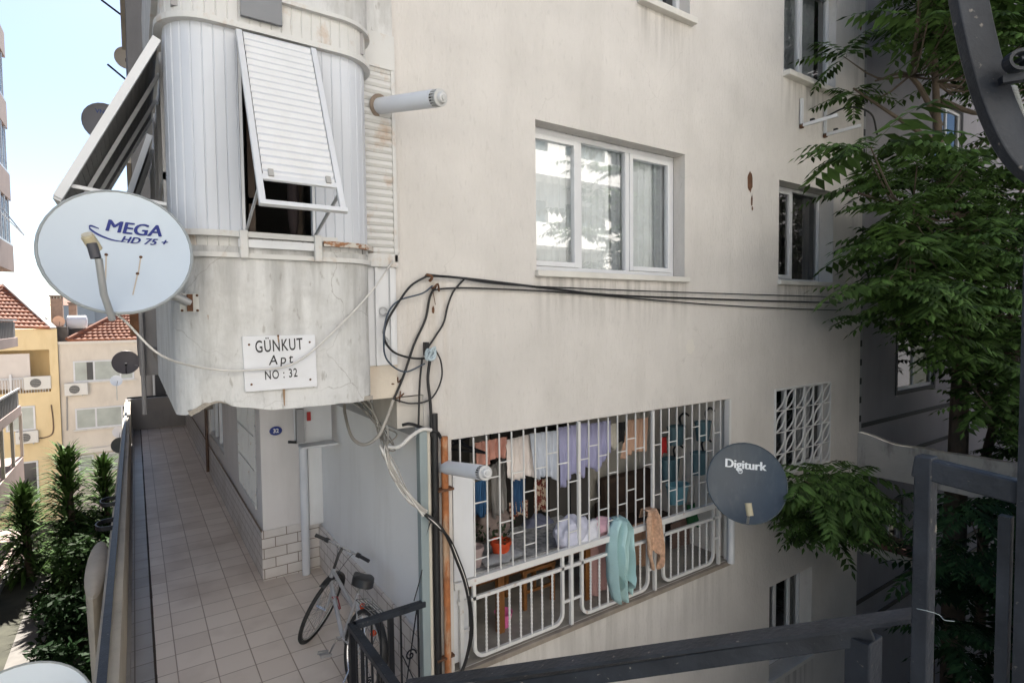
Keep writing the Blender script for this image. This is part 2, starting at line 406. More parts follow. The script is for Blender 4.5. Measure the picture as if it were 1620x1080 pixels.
# =================================================================== MAIN APARTMENT BUILDING
B = thing('apartment_building', (2, 0, -11.6), 'cream rendered apartment building with rounded enclosed bay, barred balcony and white framed windows', 'building')
XL, XR = 1.70, 9.42
LA = (2.20, 6.08, -3.05, -1.03, 1.5)       # barred loggia
W1 = (3.12, 5.22, .44, 1.82, .16)          # large white window
W2 = (7.12, 8.54, .46, 1.78, .20)          # smaller window
W3 = (7.20, 8.55, 3.20, 4.6, .16)          # upper right window
W4 = (3.3, 4.85, 3.40, 4.7, .16)
W5 = (4.47, 5.3, 3.33, 4.7, .16)
G1 = (7.06, 8.50, -2.18, -1.0, .12)        # window behind diamond grille
L1 = (6.98, 8.06, -4.95, -3.66, .18)       # lower window
L2 = (3.9, 5.6, -6.2, -4.85, .25)
holes = [LA, W1, W2, W3, (4.47, 5.3, 3.33, 4.7, .16), G1, L1, L2]
wl = MB()
wall_holes(wl, 1.95, XR, -11.6, -.62, [LA, G1, L1, L2], PF)
wall_holes(wl, XL, XR, -.62, 8.0, [W1, W2, W3, W5], PF)
# left edge of the upper wall, underside step and right end
wl.quad((XL, 0, -.62), (XL, 1.2, -.62), (XL, 1.2, 8), (XL, 0, 8))
wl.quad((XL, 0, -.62), (1.95, 0, -.62), (1.95, 1.2, -.62), (XL, 1.2, -.62))
wl.quad((XR, 0, -11.6), (XR, .6, -11.6), (XR, .6, 8), (XR, 0, 8))
wl.quad((XL, 0, 8), (XR, 0, 8), (XR, 14, 8), (XL, 14, 8))
wl.build('wall', PLASTER, B)
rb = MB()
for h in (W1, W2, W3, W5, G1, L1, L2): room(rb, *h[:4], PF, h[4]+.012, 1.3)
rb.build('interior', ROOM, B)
# return wall (faces -x) beside the bicycle and the entrance wall
rw = MB()
rw.box(1.95, 2.15, .002, 3.25, -11.6, -.62)
rw.build('return_wall', RETWALL, B)
ew = MB()
wall_holes(ew, 3.25, 16.0, -3.25, -.58, [(3.58, 5.05, -2.45, -1.05, .12), (6.9, 9.2, -2.4, -1.2, .12)], PS(1.25))
ew.quad((1.25, 3.25, -3.25), (1.95, 3.25, -3.25), (1.95, 3.25, -.58), (1.25, 3.25, -.58))
ew.build('entrance_wall', mat('entrance_paint', (.72, .69, .68), .75, .04, 1.5, .15, 25, stain=(.38, .36, .33), samt=.3), B)
MB().box(1.78, 1.948, 3.10, 3.248, -2.62, -.62).build('pilaster', RETWALL, B)
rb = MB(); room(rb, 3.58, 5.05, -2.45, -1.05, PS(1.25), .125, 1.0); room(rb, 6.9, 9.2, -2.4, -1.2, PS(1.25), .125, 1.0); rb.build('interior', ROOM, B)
TP = tile_mat('plinth_tile_front', (.74, .71, .69), (.68, .65, .63), (.22, .18, .15), .27, .128, .006, (0, 2), .5, dirt=((.36, .31, .26), .5), shift=(.1, .03))
TS = tile_mat('plinth_tile_side', (.74, .71, .69), (.68, .65, .63), (.22, .18, .15), .27, .128, .006, (1, 2), .5, dirt=((.36, .31, .26), .5), shift=(.1, .03))
MB().box(1.228, 1.948, 3.228, 3.2495, -3.25, -2.62).build('plinth', TP, B)
MB().box(1.2285, 1.2495, 3.2505, 15.9, -3.25, -2.62).build('plinth', TS, B)
MB().box(1.925, 1.9495, .03, 3.2275, -3.25, -2.68).build('plinth', TS, B)
MB().box(1.218, 1.2285, 3.2, 15.9, -2.62, -2.60).build('plinth_trim', mat('brown_trim', (.24, .18, .13), .7, .2, 8), B)
# barred side window
sg = MB()
for i in range(12): yy = 3.62+i*.124; sg.bar((1.235, yy, -2.45), (1.235, yy, -1.05), .014, .014)
for z in (-2.42, -1.95, -1.5, -1.08): sg.bar((1.235, 3.6, z), (1.235, 5.03, z), .012, .02)
wn = MB(); frame_bars(wn, 3.58, 5.05, -2.45, -1.05, .03, .09, .07, (4.3,), PS(1.25)); wo = wn.build('window', WHITE, B)
sg.build('grille', GRILLE, wo)
MB().quad((1.31, 3.58, -2.45), (1.31, 5.05, -2.45), (1.31, 5.05, -1.05), (1.31, 3.58, -1.05)).build('pane', GLASSD, wo)
wn = MB(); frame_bars(wn, 6.9, 9.2, -2.4, -1.2, .03, .09, .07, (7.7, 8.4), PS(1.25)); wo = wn.build('window', WHITE, B)
MB().quad((1.31, 6.9, -2.4), (1.31, 9.2, -2.4), (1.31, 9.2, -1.2), (1.31, 6.9, -1.2)).build('pane', GLASSD, wo)
# loggia interior
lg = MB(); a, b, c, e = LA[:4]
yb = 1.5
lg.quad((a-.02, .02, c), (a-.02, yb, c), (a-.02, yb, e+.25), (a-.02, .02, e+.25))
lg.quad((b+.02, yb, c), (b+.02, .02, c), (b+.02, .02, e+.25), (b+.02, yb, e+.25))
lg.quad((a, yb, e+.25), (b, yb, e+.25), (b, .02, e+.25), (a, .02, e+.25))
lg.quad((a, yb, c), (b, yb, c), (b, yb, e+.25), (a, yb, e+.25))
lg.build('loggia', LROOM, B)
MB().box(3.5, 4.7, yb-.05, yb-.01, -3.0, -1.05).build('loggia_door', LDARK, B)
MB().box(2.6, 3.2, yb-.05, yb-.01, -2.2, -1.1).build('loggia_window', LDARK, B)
MB().quad((a, .0, c+.004), (b, .0, c+.004), (b, yb, c+.004), (a, yb, c+.004)).build('loggia_floor', mat('loggia_floor', (.30, .28, .25), .7, .2, 4, stain=(.16, .14, .12), samt=.5), B)
MB().box(2.16, 6.12, -.045, .05, -3.10, -3.052).build('loggia_sill', mat('old_sill', (.27, .23, .19), .8, .2, 6, .5, 30, stain=(.14, .11, .09), samt=.6), B, bevel=.006)

# main windows
def window(h, name, mulls, dep, curt=None, sill=(.05, .06), glass=GLASS, fw=.055, sash=True, over=.04):
    a, b, c, e = h[:4]
    wn = MB(); frame_bars(wn, a+.002, b-.002, c+.002, e-.002, dep, dep+.06, fw, mulls)
    o = wn.build('window', WHITE, B, bevel=.004)
    edges = [a+.002+fw] + [x for m_ in mulls for x in (m_-fw/2, m_+fw/2)] + [b-.002-fw]
    pn = MB()
    for i in range(0, len(edges), 2):
        u0, u1 = edges[i], edges[i+1]
        if sash is True or (isinstance(sash, (list, tuple)) and i//2 in sash):
            sh = MB(); frame_bars(sh, u0+.001, u1-.001, c+fw+.004, e-fw-.004, dep-.012, dep+.045, .05); sh.build('sash', WHITE, o, bevel=.004)
            pn.quad((u0+.045, dep+.02, c+fw+.05), (u1-.045, dep+.02, c+fw+.05), (u1-.045, dep+.02, e-fw-.05), (u0+.045, dep+.02, e-fw-.05))
        else:
            pn.quad((u0, dep+.03, c+fw), (u1, dep+.03, c+fw), (u1, dep+.03, e-fw), (u0, dep+.03, e-fw))
    pn.build('pane', glass, o)
    if curt:
        for (u0, u1, m_, y) in curt:
            cu = MB(); curtain(cu, u0, u1, c-.05, e+.05, y); cu.build('curtain', m_, o, smooth=True)
    if sill:
        MB().box(a-.02, b+over, -sill[0], dep, c-sill[1], c-.001).build('sill', SILL, o, bevel=.006)
    return o
window(W1, 'w', (3.79, 4.47), .16, [(3.14, 5.2, CURT, .27), (4.30, 4.44, CURTG, .245), (4.98, 5.16, CURTG, .245)], sash=(0, 2))
window(W2, 'w', (7.78,), .2, [(7.14, 8.5, CURTD, .34)], sill=(.05, .06), glass=GLASSD, fw=.045, sash=(0,))
window(W3, 'w', (7.80,), .1, [(7.24, 8.5, CURTG, .3)], glass=GLASS, sill=(.10, .07), sash=(0,))
window(W5, 'w', (4.9,), .14, [(4.47, 5.3, CURT, .4)], sill=(.08, .07), sash=False)
window(L1, 'w', (7.42, 7.78), .18, None, sill=(.04, .06), glass=GLASSD, sash=False, fw=.05)
window(L2, 'w', (4.4, 4.9), .2, None, sill=(.05, .05), glass=GLASSD, sash=False)
# grille with arc pattern over the window at right
gw = MB(); frame_bars(gw, G1[0], G1[1], G1[2], G1[3], .1, .15, .05, (7.5, 8.02)); go = gw.build('window', WHITE, B)
MB().quad((G1[0], .13, G1[2]), (G1[1], .13, G1[2]), (G1[1], .13, G1[3]), (G1[0], .13, G1[3])).build('pane', GLASSD, go)
cu = MB(); curtain(cu, 8.05, 8.5, G1[2], G1[3], .3); cu.build('curtain', CURT, go)
gm = MB(); n = 6; dx = (G1[1]-G1[0])/n; z0, z1 = G1[2], G1[3]; dz = (z1-z0)/4
for i in range(n+1): gm.bar((G1[0]+i*dx, -.01, z0-.02), (G1[0]+i*dx, -.01, z1), .016, .02)
for z in (z0, z1): gm.bar((G1[0], -.01, z), (G1[1], -.01, z), .02, .02)
for j in range(1, 4): gm.bar((G1[0], -.005, z0+j*dz), (G1[1], -.005, z0+j*dz), .010, .012)
for i in range(n):
    for j in range(4):
        s_ = 1
        x0 = G1[0]+i*dx; zz = z0+j*dz
        for sg_ in (1, -1):
            if (i+j) % 2 == 0 or sg_ == 1:
                pts = []
                for t in range(9):
                    q = t/8; bul = math.sin(q*PI)*dx*.42*sg_
                    pts.append((x0+dx*(.5 + (q-.5)*.98) + bul*.6, -.012, zz+dz*q - bul*.35))
                gm.path(pts, [(-.011, -.005), (.011, -.005), (.011, .005), (-.011, .005)], up=(0, 1, 0))
gm.build('grille', GRILLE, go)
# loggia bars (upper grille) and lower panels
ug = MB(); ua, ub = 2.34, 6.06; zr = -2.30
ug.bar((2.2, -.005, zr), (ub, -.005, zr), .05, .06)
xs = [2.28+.1335*i for i in range(29)]
random.seed(3)
for i, x in enumerate(xs):
    if x > 6.0: break
    thick = i in (10, 18)
    zb_ = zr
    ug.bar((x, -.005, zb_), (x, -.005, -1.035), .030 if thick else .0115, .030 if thick else .012, up=(0, 1, 0))
    if i < 28 and xs[i+1] < 6.0:
        for z in ([-1.42, -1.98] if i % 2 == 0 else [-1.62, -2.12] if i % 4 == 1 else [-1.30, -1.85]):
            ug.bar((x, -.005, z), (xs[i+1], -.005, z), .008, .010)
ug.bar((6.04, 0, -3.04), (6.04, 0, -1.035), .04, .07, up=(0, 1, 0))
ug.build('balcony_grille', GRILLE, B)
MB().box(2.205, 2.40, -.012, .02, -2.26, -1.32).build('balcony_panel', WHITE, B)
MB().box(2.205, 2.36, .03, .06, -3.0, -2.34).build('balcony_panel', WHITE, B)
lp = MB(); rprof = [(-.015, -.015), (.015, -.015), (.015, .015), (-.015, .015)]
for (x0, x1, nb) in ((2.40, 3.40, 7), (3.65, 4.61, 7), (4.86, 5.76, 6)):
    r = .10; zt = -2.46; zb_ = -3.0
    pts = [(x0, 0, -2.30)]
    pts += [(x0, 0, zb_+r)]+[(x0+r-r*math.cos(t*PI/8), 0, zb_+r-r*math.sin(t*PI/8)) for t in range(1, 5)]
    pts += [(x1-r+r*math.sin(t*PI/8), 0, zb_+r-r*math.cos(t*PI/8)) for t in range(0, 5)]+[(x1, 0, -2.30)]
    lp.path(pts, rprof, up=(0, 1, 0))
    for k in range(nb):
        x = x0+(x1-x0)*(k+1)/(nb+1)
        lp.tube([(x, 0, zb_), (x, 0, zt)], .010, 6)
        for q in range(14):
            lp.sphere((x, 0, zb_+.04+q*.036), .0135, .0135, .013, 6, 4)
lp.bar((2.24, 0, -2.46), (5.9, 0, -2.46), .03, .03)
for x in (2.27, 3.51, 4.72, 5.86): lp.bar((x, -.002, -3.05), (x, -.002, -2.33), .034, .034, up=(0, 1, 0))
for (xa, xb) in ((3.4, 3.65), (4.61, 4.86)): lp.bar((xa, 0, -2.8), (xb, 0, -2.8), .022, .022)
for (xa, xb) in ((2.27, 2.40), (5.76, 5.86)): lp.bar((xa, 0, -2.72), (xb, 0, -2.72), .022, .022)
lp.build('balcony_railing', GRILLE, B)
MB().tube([(6.03, -.06, -3.06), (6.03, -.06, -2.0)], .045, 12).build('corner_pipe', WHITE, B, smooth=True)
# ---- bay
def bay_profile(off=0.0, step=.04, back=3.0, groove=0):
    """plan outline of the bay from the left side, round both corners to the right return"""
    x0, x1, y0 = .20-off, 1.45+off, -.35-off; r = .24+off; pts = []
    y = back
    while y > y0+r: pts.append((x0, y)); y -= .3
    for t in range(0, 13): a_ = t/12*PI/2; pts.append((x0+r-r*math.cos(a_), y0+r-r*math.sin(a_)))
    n_ = 16
    for t in range(1, n_): pts.append((x0+r+(x1-x0-2*r)*t/n_, y0))
    for t in range(0, 13): a_ = t/12*PI/2; pts.append((x1-r+r*math.sin(a_), y0+r-r*math.cos(a_)))
    pts.append((x1, -.02)); pts.append((x1, .25))
    return pts
def resample(pts, st):
    out = [V((*pts[0], 0))]; acc = 0
    P = [V((*p, 0)) for p in pts]
    for i in range(len(P)-1):
        a_, b_ = P[i], P[i+1]; L = (b_-a_).length; d = 0
        while acc+(L-d) >= st:
            d += st-acc; out.append(a_+(b_-a_)*(d/L)); acc = 0
        acc += L-d
    return out
def ribbed(mb, pts, z0, z1, pitch=.062, gd=.005):
    n0 = 12; S_ = resample(pts, pitch/n0); n_ = len(S_); base = len(mb.v); cnt = 0
    for i, p in enumerate(S_):
        k = i % n0
        if k not in (0, 1, 3, 6, 9, 11) and i != n_-1: continue
        t = (S_[min(i+1, n_-1)]-S_[max(i-1, 0)]).normalized(); nrm = V((-t.y, t.x, 0))
        q = p+nrm*(gd if k == 0 else 0)
        mb.v.append((q.x, q.y, z0)); mb.v.append((q.x, q.y, z1)); cnt += 1
    for i in range(cnt-1):
        a_ = base+2*i; mb.f.append((a_, a_+2, a_+3, a_+1))
bp_ = bay_profile()
# concrete apron with a chipped lower edge
cb = MB(); S_ = resample(bp_, .03); nz = 14
zb_, zt = -.58, .46
def chip(x):
    c1 = math.exp(-((x-.40)/.09)**2)*.075 + math.exp(-((x-.55)/.12)**2)*.03
    return c1 + (.004*noise.noise(V((x*9, 3, 1)))) + .005*noise.noise(V((x*31, 3, 1)))
base = 0
for j in range(nz+1):
    for i, p in enumerate(S_):
        z = zb_+(zt-zb_)*j/nz
        if p.y < -.2:
            ch = chip(p.x)
            if j == 0: z += ch
            elif j == 1: z = max(z, zb_+ch+.005)
        else: ch = 0
        yy = p.y
        dxy = .012*noise.noise(V((p.x*2.5, p.y*2.5, z*2.5))) + .003*noise.noise(V((p.x*14, p.y*14, z*14)))
        if j < 3 and p.y < -.3: dxy += max(0, chip(p.x)-.02)*(1-j/3)*.8
        cb.v.append((p.x, yy+dxy, z))
W_ = len(S_)
for j in range(nz):
    for i in range(W_-1):
        a_ = j*W_+i; cb.f.append((a_, a_+1, a_+W_+1, a_+W_))
cb.v.append((.8, .1, zb_+.03)); cb.build('bay_apron', PLASTER2, B, smooth=True)
so = MB(); so.box(.25, 1.36, -.22, .0095, -.52, -.40); so.box(.23, 1.95, .01, 16, -.52, -.40); so.build('bay_soffit', mat('soffit', (.30, .27, .24), .9, .15, 3, .5, 20, stain=(.16, .13, .11), samt=.6), B)
# rough edge beam at the underside (front)
eb = MB()
def ebf(u, v):
    x = .26+u*1.15; return V((x, -.31+v*.10, -.565+max(0, chip(x))*.9+.02*noise.noise(V((x*7, v*4, 0)))-.0*v))
eb.grid(ebf, 50, 3); eb.build('bay_edge', mat('raw_concrete', (.33, .30, .26), .95, .2, 12, .9, 60), B, solid=.03)
# crack lines and rust streaks on the apron
def onapron(x, z, off=.004):
    yy = -.35+.012*noise.noise(V((x*2.5, -.35*2.5, z*2.5)))
    return V((x, yy-off, z))
# cladding
LZ0, LZ1 = .52, 1.80
cl = MB()
ribbed(cl, [p for p in bp_ if p[1] < -.3 and p[0] < .575 or p[0] < .45 and p[1] < .12] + [(.58, -.35)], LZ0, LZ1)
ribbed(cl, [(1.03, -.35)] + [p for p in bp_ if p[0] > 1.04], LZ0, LZ1)
cl.build('bay_cladding', CLAD, B, smooth=True, angle=14)
sd_ = MB(); ribbed(sd_, [(.205, 3.0), (.205, .1)], LZ0, .95); ribbed(sd_, [(.205, 3.0), (.205, .1)], 1.62, LZ1)
sd_.build('bay_cladding', CLAD, B)
fb = MB()    # band below the windows, ribbed, then slim rails
ribbed(fb, bay_profile(-.012), .43, .52); fb.build('bay_lower_band', WTRIM, B)
def rail_loop(z, off, w_, h_, m_, nm, sel=lambda p: True, hgt=0):
    pts = [V((p[0], p[1], z)) for p in bay_profile(off) if sel(p)]
    MB().path(pts, [(-w_/2, -h_/2), (w_/2, -h_/2), (w_/2, h_/2), (-w_/2, h_/2)]).build(nm, m_, B)
rail_loop(.535, .018, .03, .035, WTRIM, 'bay_trim', lambda p: p[0] < 1.20)
rail_loop(.508, .030, .025, .035, RUSTYW, 'bay_trim', lambda p: p[0] > 1.06 and p[1] < -.02)
MB().box(.55, 1.04, -.385, -.362, .455, .505).build('bay_trim', WHITE, B)
rail_loop(.405, .012, .025, .03, WTRIM, 'bay_trim')
for x in (.58, 1.03): MB().box(x-.025, x+.025, -.40, -.355, .385, .56).build('bay_bracket', WTRIM, B, bevel=.008)
rail_loop(1.80, .020, .05, .035, WTRIM, 'bay_trim')
ub_ = MB(); ribbed(ub_, bay_profile(.012), 1.815, 2.02); ub_.build('bay_upper_band', WTRIM, B)
rail_loop(2.02, .022, .05, .025, WTRIM, 'bay_trim')
uc = MB(); S_ = resample(bay_profile(.03), .05)
for z in (2.04, 2.4, 2.8, 3.2): uc.v += [(p.x, p.y, z) for p in S_]
W_ = len(S_)
for j in range(3):
    for i in range(W_-1): a_ = j*W_+i; uc.f.append((a_, a_+1, a_+W_+1, a_+W_))
uc.build('upper_balcony', PLASTER2, B, smooth=True)
MB().box(.24, 1.40, -.30, 3.0, 1.86, 2.03).build('floor_slab', GREYCONC, B)
MB().box(.60, .84, -.40, -.376, 1.86, 2.12).build('dark_panel', mat('dark_glass_panel', (.12, .13, .15), .15, .1, 3), B)
# bay interior
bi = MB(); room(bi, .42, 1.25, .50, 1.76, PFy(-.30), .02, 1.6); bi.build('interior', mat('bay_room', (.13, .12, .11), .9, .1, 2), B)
bf = MB()
bf.box(.582, .60, -.345, -.30, .52, 1.78); bf.box(1.01, 1.028, -.345, -.30, .52, 1.78); bf.box(.60, 1.01, -.345, -.30, .52, .545)
bf.build('window_frame', WHITE, B)
bd = MB(); bd.box(.66, .70, -.1, -.06, .5, 1.75); bd.box(.66, .98, -.1, -.06, .78, .82); bd.box(.96, 1.0, -.12, -.06, .5, 1.75)
bd.build('inner_frame', mat('brown_wood_dark', (.07, .045, .03), .6, .2, 8), B)
MB().sphere((.93, -.16, .80), .04, .05, .24, 10, 8).build('hanging_cloth', mat('dark_cloth', (.03, .02, .02), .9), B)
# tilted roller shutter
def shut_pt(u, v):      # u along the width, v down the flap
    top = V((.585+u*.44, -.40, 1.76)); bot = V((.60+u*.44, -.90, .64)); return top.lerp(bot, v)
sn = V((0, -1.12, .5)).normalized(); sdn = (shut_pt(0, 1)-shut_pt(0, 0)).normalized(); nn = V((1, 0, 0)).cross(sdn).normalized()
if nn.y > 0: nn = -nn
sh = MB(); nsl = 21
for i in range(nsl):
    v0, v1 = i/nsl*.86, (i+.9)/nsl*.86
    m0 = (v0+v1)/2; a0, b0 = shut_pt(.05, v0), shut_pt(.05, v1); a1, b1 = shut_pt(.95, v0), shut_pt(.95, v1)
    c0, c1 = shut_pt(.05, m0)+nn*.010, shut_pt(.95, m0)+nn*.010
    e0, e1 = shut_pt(.05, i/nsl*.86+.86/nsl)-nn*.004, shut_pt(.95, i/nsl*.86+.86/nsl)-nn*.004
    sh.add([a0, a1, c1, c0, b1, b0, e1, e0], [(0, 1, 2, 3), (3, 2, 4, 5), (5, 4, 6, 7)])
sho = sh.build('shutter', WHITE, B, solid=.006)
sf = MB()
sf.bar(shut_pt(0, 0), shut_pt(0, 1), .035, .028, up=nn); sf.bar(shut_pt(1, 0), shut_pt(1, 1), .035, .028, up=nn)
sf.bar(shut_pt(-.04, 1), shut_pt(1.06, 1), .03, .03, up=nn); sf.bar(shut_pt(.03, .865)+nn*.004, shut_pt(.97, .865)+nn*.004, .035, .02, up=nn)
sf.build('shutter_frame', WHITE, sho, bevel=.004)
st = MB()
for u in (.14, .86): st.obox(shut_pt(u, .845)+nn*.018, V((1, 0, 0)), sdn, nn, .014, .022, .008)
st.build('shutter_stop', mat('grey_plastic', (.38, .37, .35), .5), sho)
sa = MB()
sa.bar((.60, -.36, .56), shut_pt(0, .9), .012, .02); sa.bar((1.02, -.36, .56), shut_pt(1, .9), .012, .02)
sa.build('shutter_arm', GALV, sho)
# side strip of horizontal slats with the pipe duct below
ss = MB(); z = .50
while z < 1.92:
    ss.add([(1.44, -.05, z), (1.70, -.05, z), (1.70, -.062, z+.02), (1.44, -.062, z+.02), (1.70, -.058, z+.048), (1.44, -.058, z+.048), (1.70, -.046, z+.055), (1.44, -.046, z+.055)],
           [(0, 1, 2, 3), (3, 2, 4, 5), (5, 4, 6, 7)]); z += .055
ss.build('side_shutter', WTRIM, B)
MB().box(1.695, 1.725, -.07, .0, .44, 1.95).box(1.44, 1.725, -.07, .0, .40, .50).box(1.44, 1.725, -.075, .0, 1.90, 2.16).build('side_shutter_frame', WTRIM, B, bevel=.004)
MB().box(1.44, 1.72, -.045, -.002, 2.17, 3.4).build('upper_wall', PLASTER2, B)
dk = MB(); dk.box(1.47, 1.72, -.03, -.004, -.36, .40); dk.box(1.54, 1.565, -.055, -.03, -.36, .40); dk.box(1.66, 1.70, -.055, -.03, -.36, .40); dk.build('duct_cover', WHITE, B, bevel=.003)
MB().box(1.45, 1.72, -.025, -.004, -.62, -.36).build('stained_patch', mat('stained_patch', (.58, .52, .44), .85, .08, 3, .4, 30, stain=(.45, .30, .17), samt=.5), B)
oc = MB(); oc.tube([(1.615, -.05, z_) for z_ in (.12, .1)], .001, 4)
oc = MB(); oc.tube([(1.60+.03*math.cos(t), -.055, .06+.03*math.sin(t)) for t in [i*PI/5 for i in range(10)]]+[(1.64, -.055, 0), (1.59, -.055, -.1), (1.64, -.055, -.17), (1.60, -.055, -.2)], .006, 6, 3)
oc.build('duct_hook', GALV, B)
# side windows of the bay and their flap awnings (part of the building)
sw = MB()
for (y0_, y1_) in ((.15, 1.5), (1.55, 2.95)):
    sw.box(.19, .23, y0_, y0_+.06, .55, 1.75); sw.box(.19, .23, y1_-.06, y1_, .55, 1.75); sw.box(.19, .23, y0_, y1_, .93, .98); sw.box(.19, .23, (y0_+y1_)/2-.025, (y0_+y1_)/2+.025, .98, 1.62)
sw.build('side_window_frame', mat('grey_frames', (.45, .45, .46), .5), B)
MB().quad((.24, .1, .5), (.24, 3, .5), (.24, 3, 1.8), (.24, .1, 1.8)).build('side_window_pane', mat('dark_pane', (.05, .05, .055), .15), B)
AWG = mat('awning_slats_dark', (.20, .195, .19), .6, .1, 4)
def awning(y0_, y1_, top, bot):
    t0, b0 = V((top[0], 0, top[1])), V((bot[0], 0, bot[1])); d = (b0-t0); L = d.length; d.normalize()
    nrm = V((d.z, 0, -d.x)); nrm = nrm if nrm.x < 0 else -nrm
    sl = MB(); n_ = int(L/.05)
    for i in range(n_):
        p = t0+d*(i*.05); q = t0+d*(i*.05+.044)
        for (u, v_) in ((p, q),):
            sl.obox(((u+v_)/2)+V((0, (y0_+y1_)/2, 0)), V((0, 1, 0)), d, nrm, (y1_-y0_)/2, .022, .005)
    o = sl.build('awning_flap', AWG, B)
    fr = MB()
    for yy in (y0_, y1_): fr.bar(t0+V((0, yy, 0)), b0+V((0, yy, 0)), .035, .045, up=nrm)
    fr.bar(b0+V((0, y0_, 0)), b0+V((0, y1_, 0)), .03, .04, up=nrm)
    for k in (1, 2): yy = y0_+(y1_-y0_)*k/3; fr.bar(t0+V((0, yy, 0))-nrm*.03, b0+V((0, yy, 0))-nrm*.03, .022, .022, up=nrm)
    fr.build('awning_frame', WHITE, o)
    ar = MB()
    for yy in (y0_+.03, y1_-.03): ar.bar((.19, yy, .72), t0+d*L*.92+V((0, yy, 0)), .02, .02)
    ar.build('awning_arm', WHITE, o)
awning(-.16, 1.42, (.17, 1.70), (-.33, .70))
awning(1.72, 2.9, (.17, 1.64), (-.10, .78))
# rear wing of the building further along the walkway
aw = MB(); aw.box(.05, 6, 6.0, 15.95, -.82, 11.8); aw.build('rear_wing', DARKCONC, B)
aw = MB(); aw.box(-.02, .048, 7.0, 9.5, 2.6, 3.6); aw.box(-.02, .048, 7.0, 9.5, 5.4, 6.4); aw.box(-.02, .048, 11.0, 14, 2.6, 3.6); aw.box(-.02, .048, 11, 14, 8.2, 9.2)
aw.build('rear_balcony', mat('cream_sunlit', (.58, .53, .46), .8, .08, 2), B)
aw = MB(); aw.box(.52, 1.4, 3.02, 5.998, -.58, 11.5); aw.build('link_wall', GREYCONC, B)
aw = MB(); aw.box(.42, 1.6, .3, 2.99, 2.05, 11.5); aw.build('upper_wall', GREYCONC, B)
# top floor of the rear wing's end with small dark windows
# steel channel at top of the return wall
ch = MB(); ch.box(1.86, 1.945, -.02, 3.2, -.96, -.885); ch.build('steel_channel', GALV, B)
MB().box(1.72, 1.945, .004, .55, -.88, -.63).build('lintel', mat('lintel_paint', (.50, .47, .43), .8, .1, 4, stain=(.3, .25, .2), samt=.6), B)
# rust spots on the facade
rs = MB(); random.seed(5)
def blob(cx, cz, rx, rz, y=-.0035, k=16, rg=.35):
    pts = [(cx+rx*math.cos(2*PI*i/k)*(1+rg*(random.random()-.5)), y, cz+rz*math.sin(2*PI*i/k)*(1+rg*(random.random()-.5))) for i in range(k)]
    rs.add(pts, [tuple(range(k))])
p = wy(1186, 288); blob(p.x, p.z, .055, .13)
p = wy(1189, 318); blob(p.x, p.z, .02, .07); p = wy(1190, 330); blob(p.x, p.z, .018, .025)
p = wy(1361, 38); blob(p.x, p.z, .04, .1)
p = wy(685, 490); blob(p.x, p.z, .012, .03)
rs.build('rust_stain', RUSTM, B)
rs = MB(); p = wy(1092, 548); blob(p.x, p.z, .07, .08); p = wy(1096, 549); blob(p.x, p.z, .03, .04, -.007)
rs.build('plaster_patch', mat('pale_patch', (.64, .61, .56), .8), B)

# =================================================================== WALKWAY
TF = tile_mat('floor_tile', (.80, .725, .66), (.69, .61, .545), (.36, .29, .24), .31, .31, .006, (0, 1), 0.0, rough=.45, dirt=((.44, .36, .30), .6), shift=(.08, .1))
TG = tile_mat('gutter_tile', (.34, .32, .31), (.28, .27, .26), (.12, .09, .08), .2, .31, .006, (0, 1), 0.0, rough=.35, dirt=((.15, .12, .10), .6), shift=(.1, .1))
fl = MB(); fl.box(-.2, 2.0, -2.2, 16.0, -3.7, -3.254); struct('walkway_slab', fl, GREYCONC)
struct('walkway', MB().quad((.07, -1.2, -3.25), (1.95, -1.2, -3.25), (1.95, 16, -3.25), (.07, 16, -3.25)), TF)
struct('walkway_gutter', MB().quad((-.16, -1.2, -3.25), (.05, -1.2, -3.25), (.05, 16, -3.25), (-.16, 16, -3.25)), TG)
dr = MB()
for i in range(40):
    yy = -1.2+i*.43; w1_ = .012+.008*noise.noise(V((yy, 0, 0)))
    dr.quad((.055-w1_/2, yy, -3.246), (.06+w1_, yy, -3.246), (.06+.012, yy+.43, -3.246), (.05, yy+.43, -3.246))
struct('walkway_joint', dr, mat('dark_joint', (.05, .035, .028), .9))
pw = thing('parapet_wall', (-.2, 5, -3.25), 'beige parapet wall with a dark flat steel cap along the left of the walkway', 'wall')
MB().box(-.30, -.16, -1.2, 16.0, -11.6, -2.36).build('wall', PARAPET, pw)
MB().box(-.16, -.13, -1.2, 15.9, -3.25, -3.13).build('skirting', GREYCONC, pw)
MB().bar((-.25, -1.2, -2.32), (-.25, 16, -2.32), .055, .016).build('cap_rail', DARKRAIL, pw)
sup = MB()
for i in range(12): sup.box(-.26, -.24, -.9+i*1.45, -.87+i*1.45, -2.36, -2.328)
sup.build('cap_bracket', DARKRAIL, pw)
ewall = thing('end_wall', (.6, 16.1, -3.25), 'grey end wall with dark handrail closing the far end of the walkway', 'wall')
MB().box(-.3, 1.25, 16.0, 16.15, -11.6, -2.32).build('wall', GREYCONC, ewall)
MB().bar((-.25, 15.97, -2.27), (1.25, 15.97, -2.27), .04, .05).build('cap_rail', BLACKI, ewall)
bb = thing('grey_house', (3, 19, -11.6), 'small grey building with dark windows seen past the end of the walkway', 'building')
MB().box(.2, 5, 19, 24, -11.6, 3).build('wall', GREYCONC, bb)
wb = MB()
for x in (.55, 1.05, 1.55): wb.box(x, x+.3, 18.96, 18.99, -2.6, -1.7)
wb.build('window_opening', mat('dark_pane', (.05, .05, .055), .15), bb)
wb = MB()
for x in (.47, .91, 1.41, 1.9): wb.box(x, x+.06, 18.94, 18.99, -2.7, -1.6)
wb.build('window_frame', WHITE, bb)
dp = thing('drain_pipe', (.09, 14.5, -3.25), 'thin dark drain pipe rising at the far left of the walkway', 'pipe')
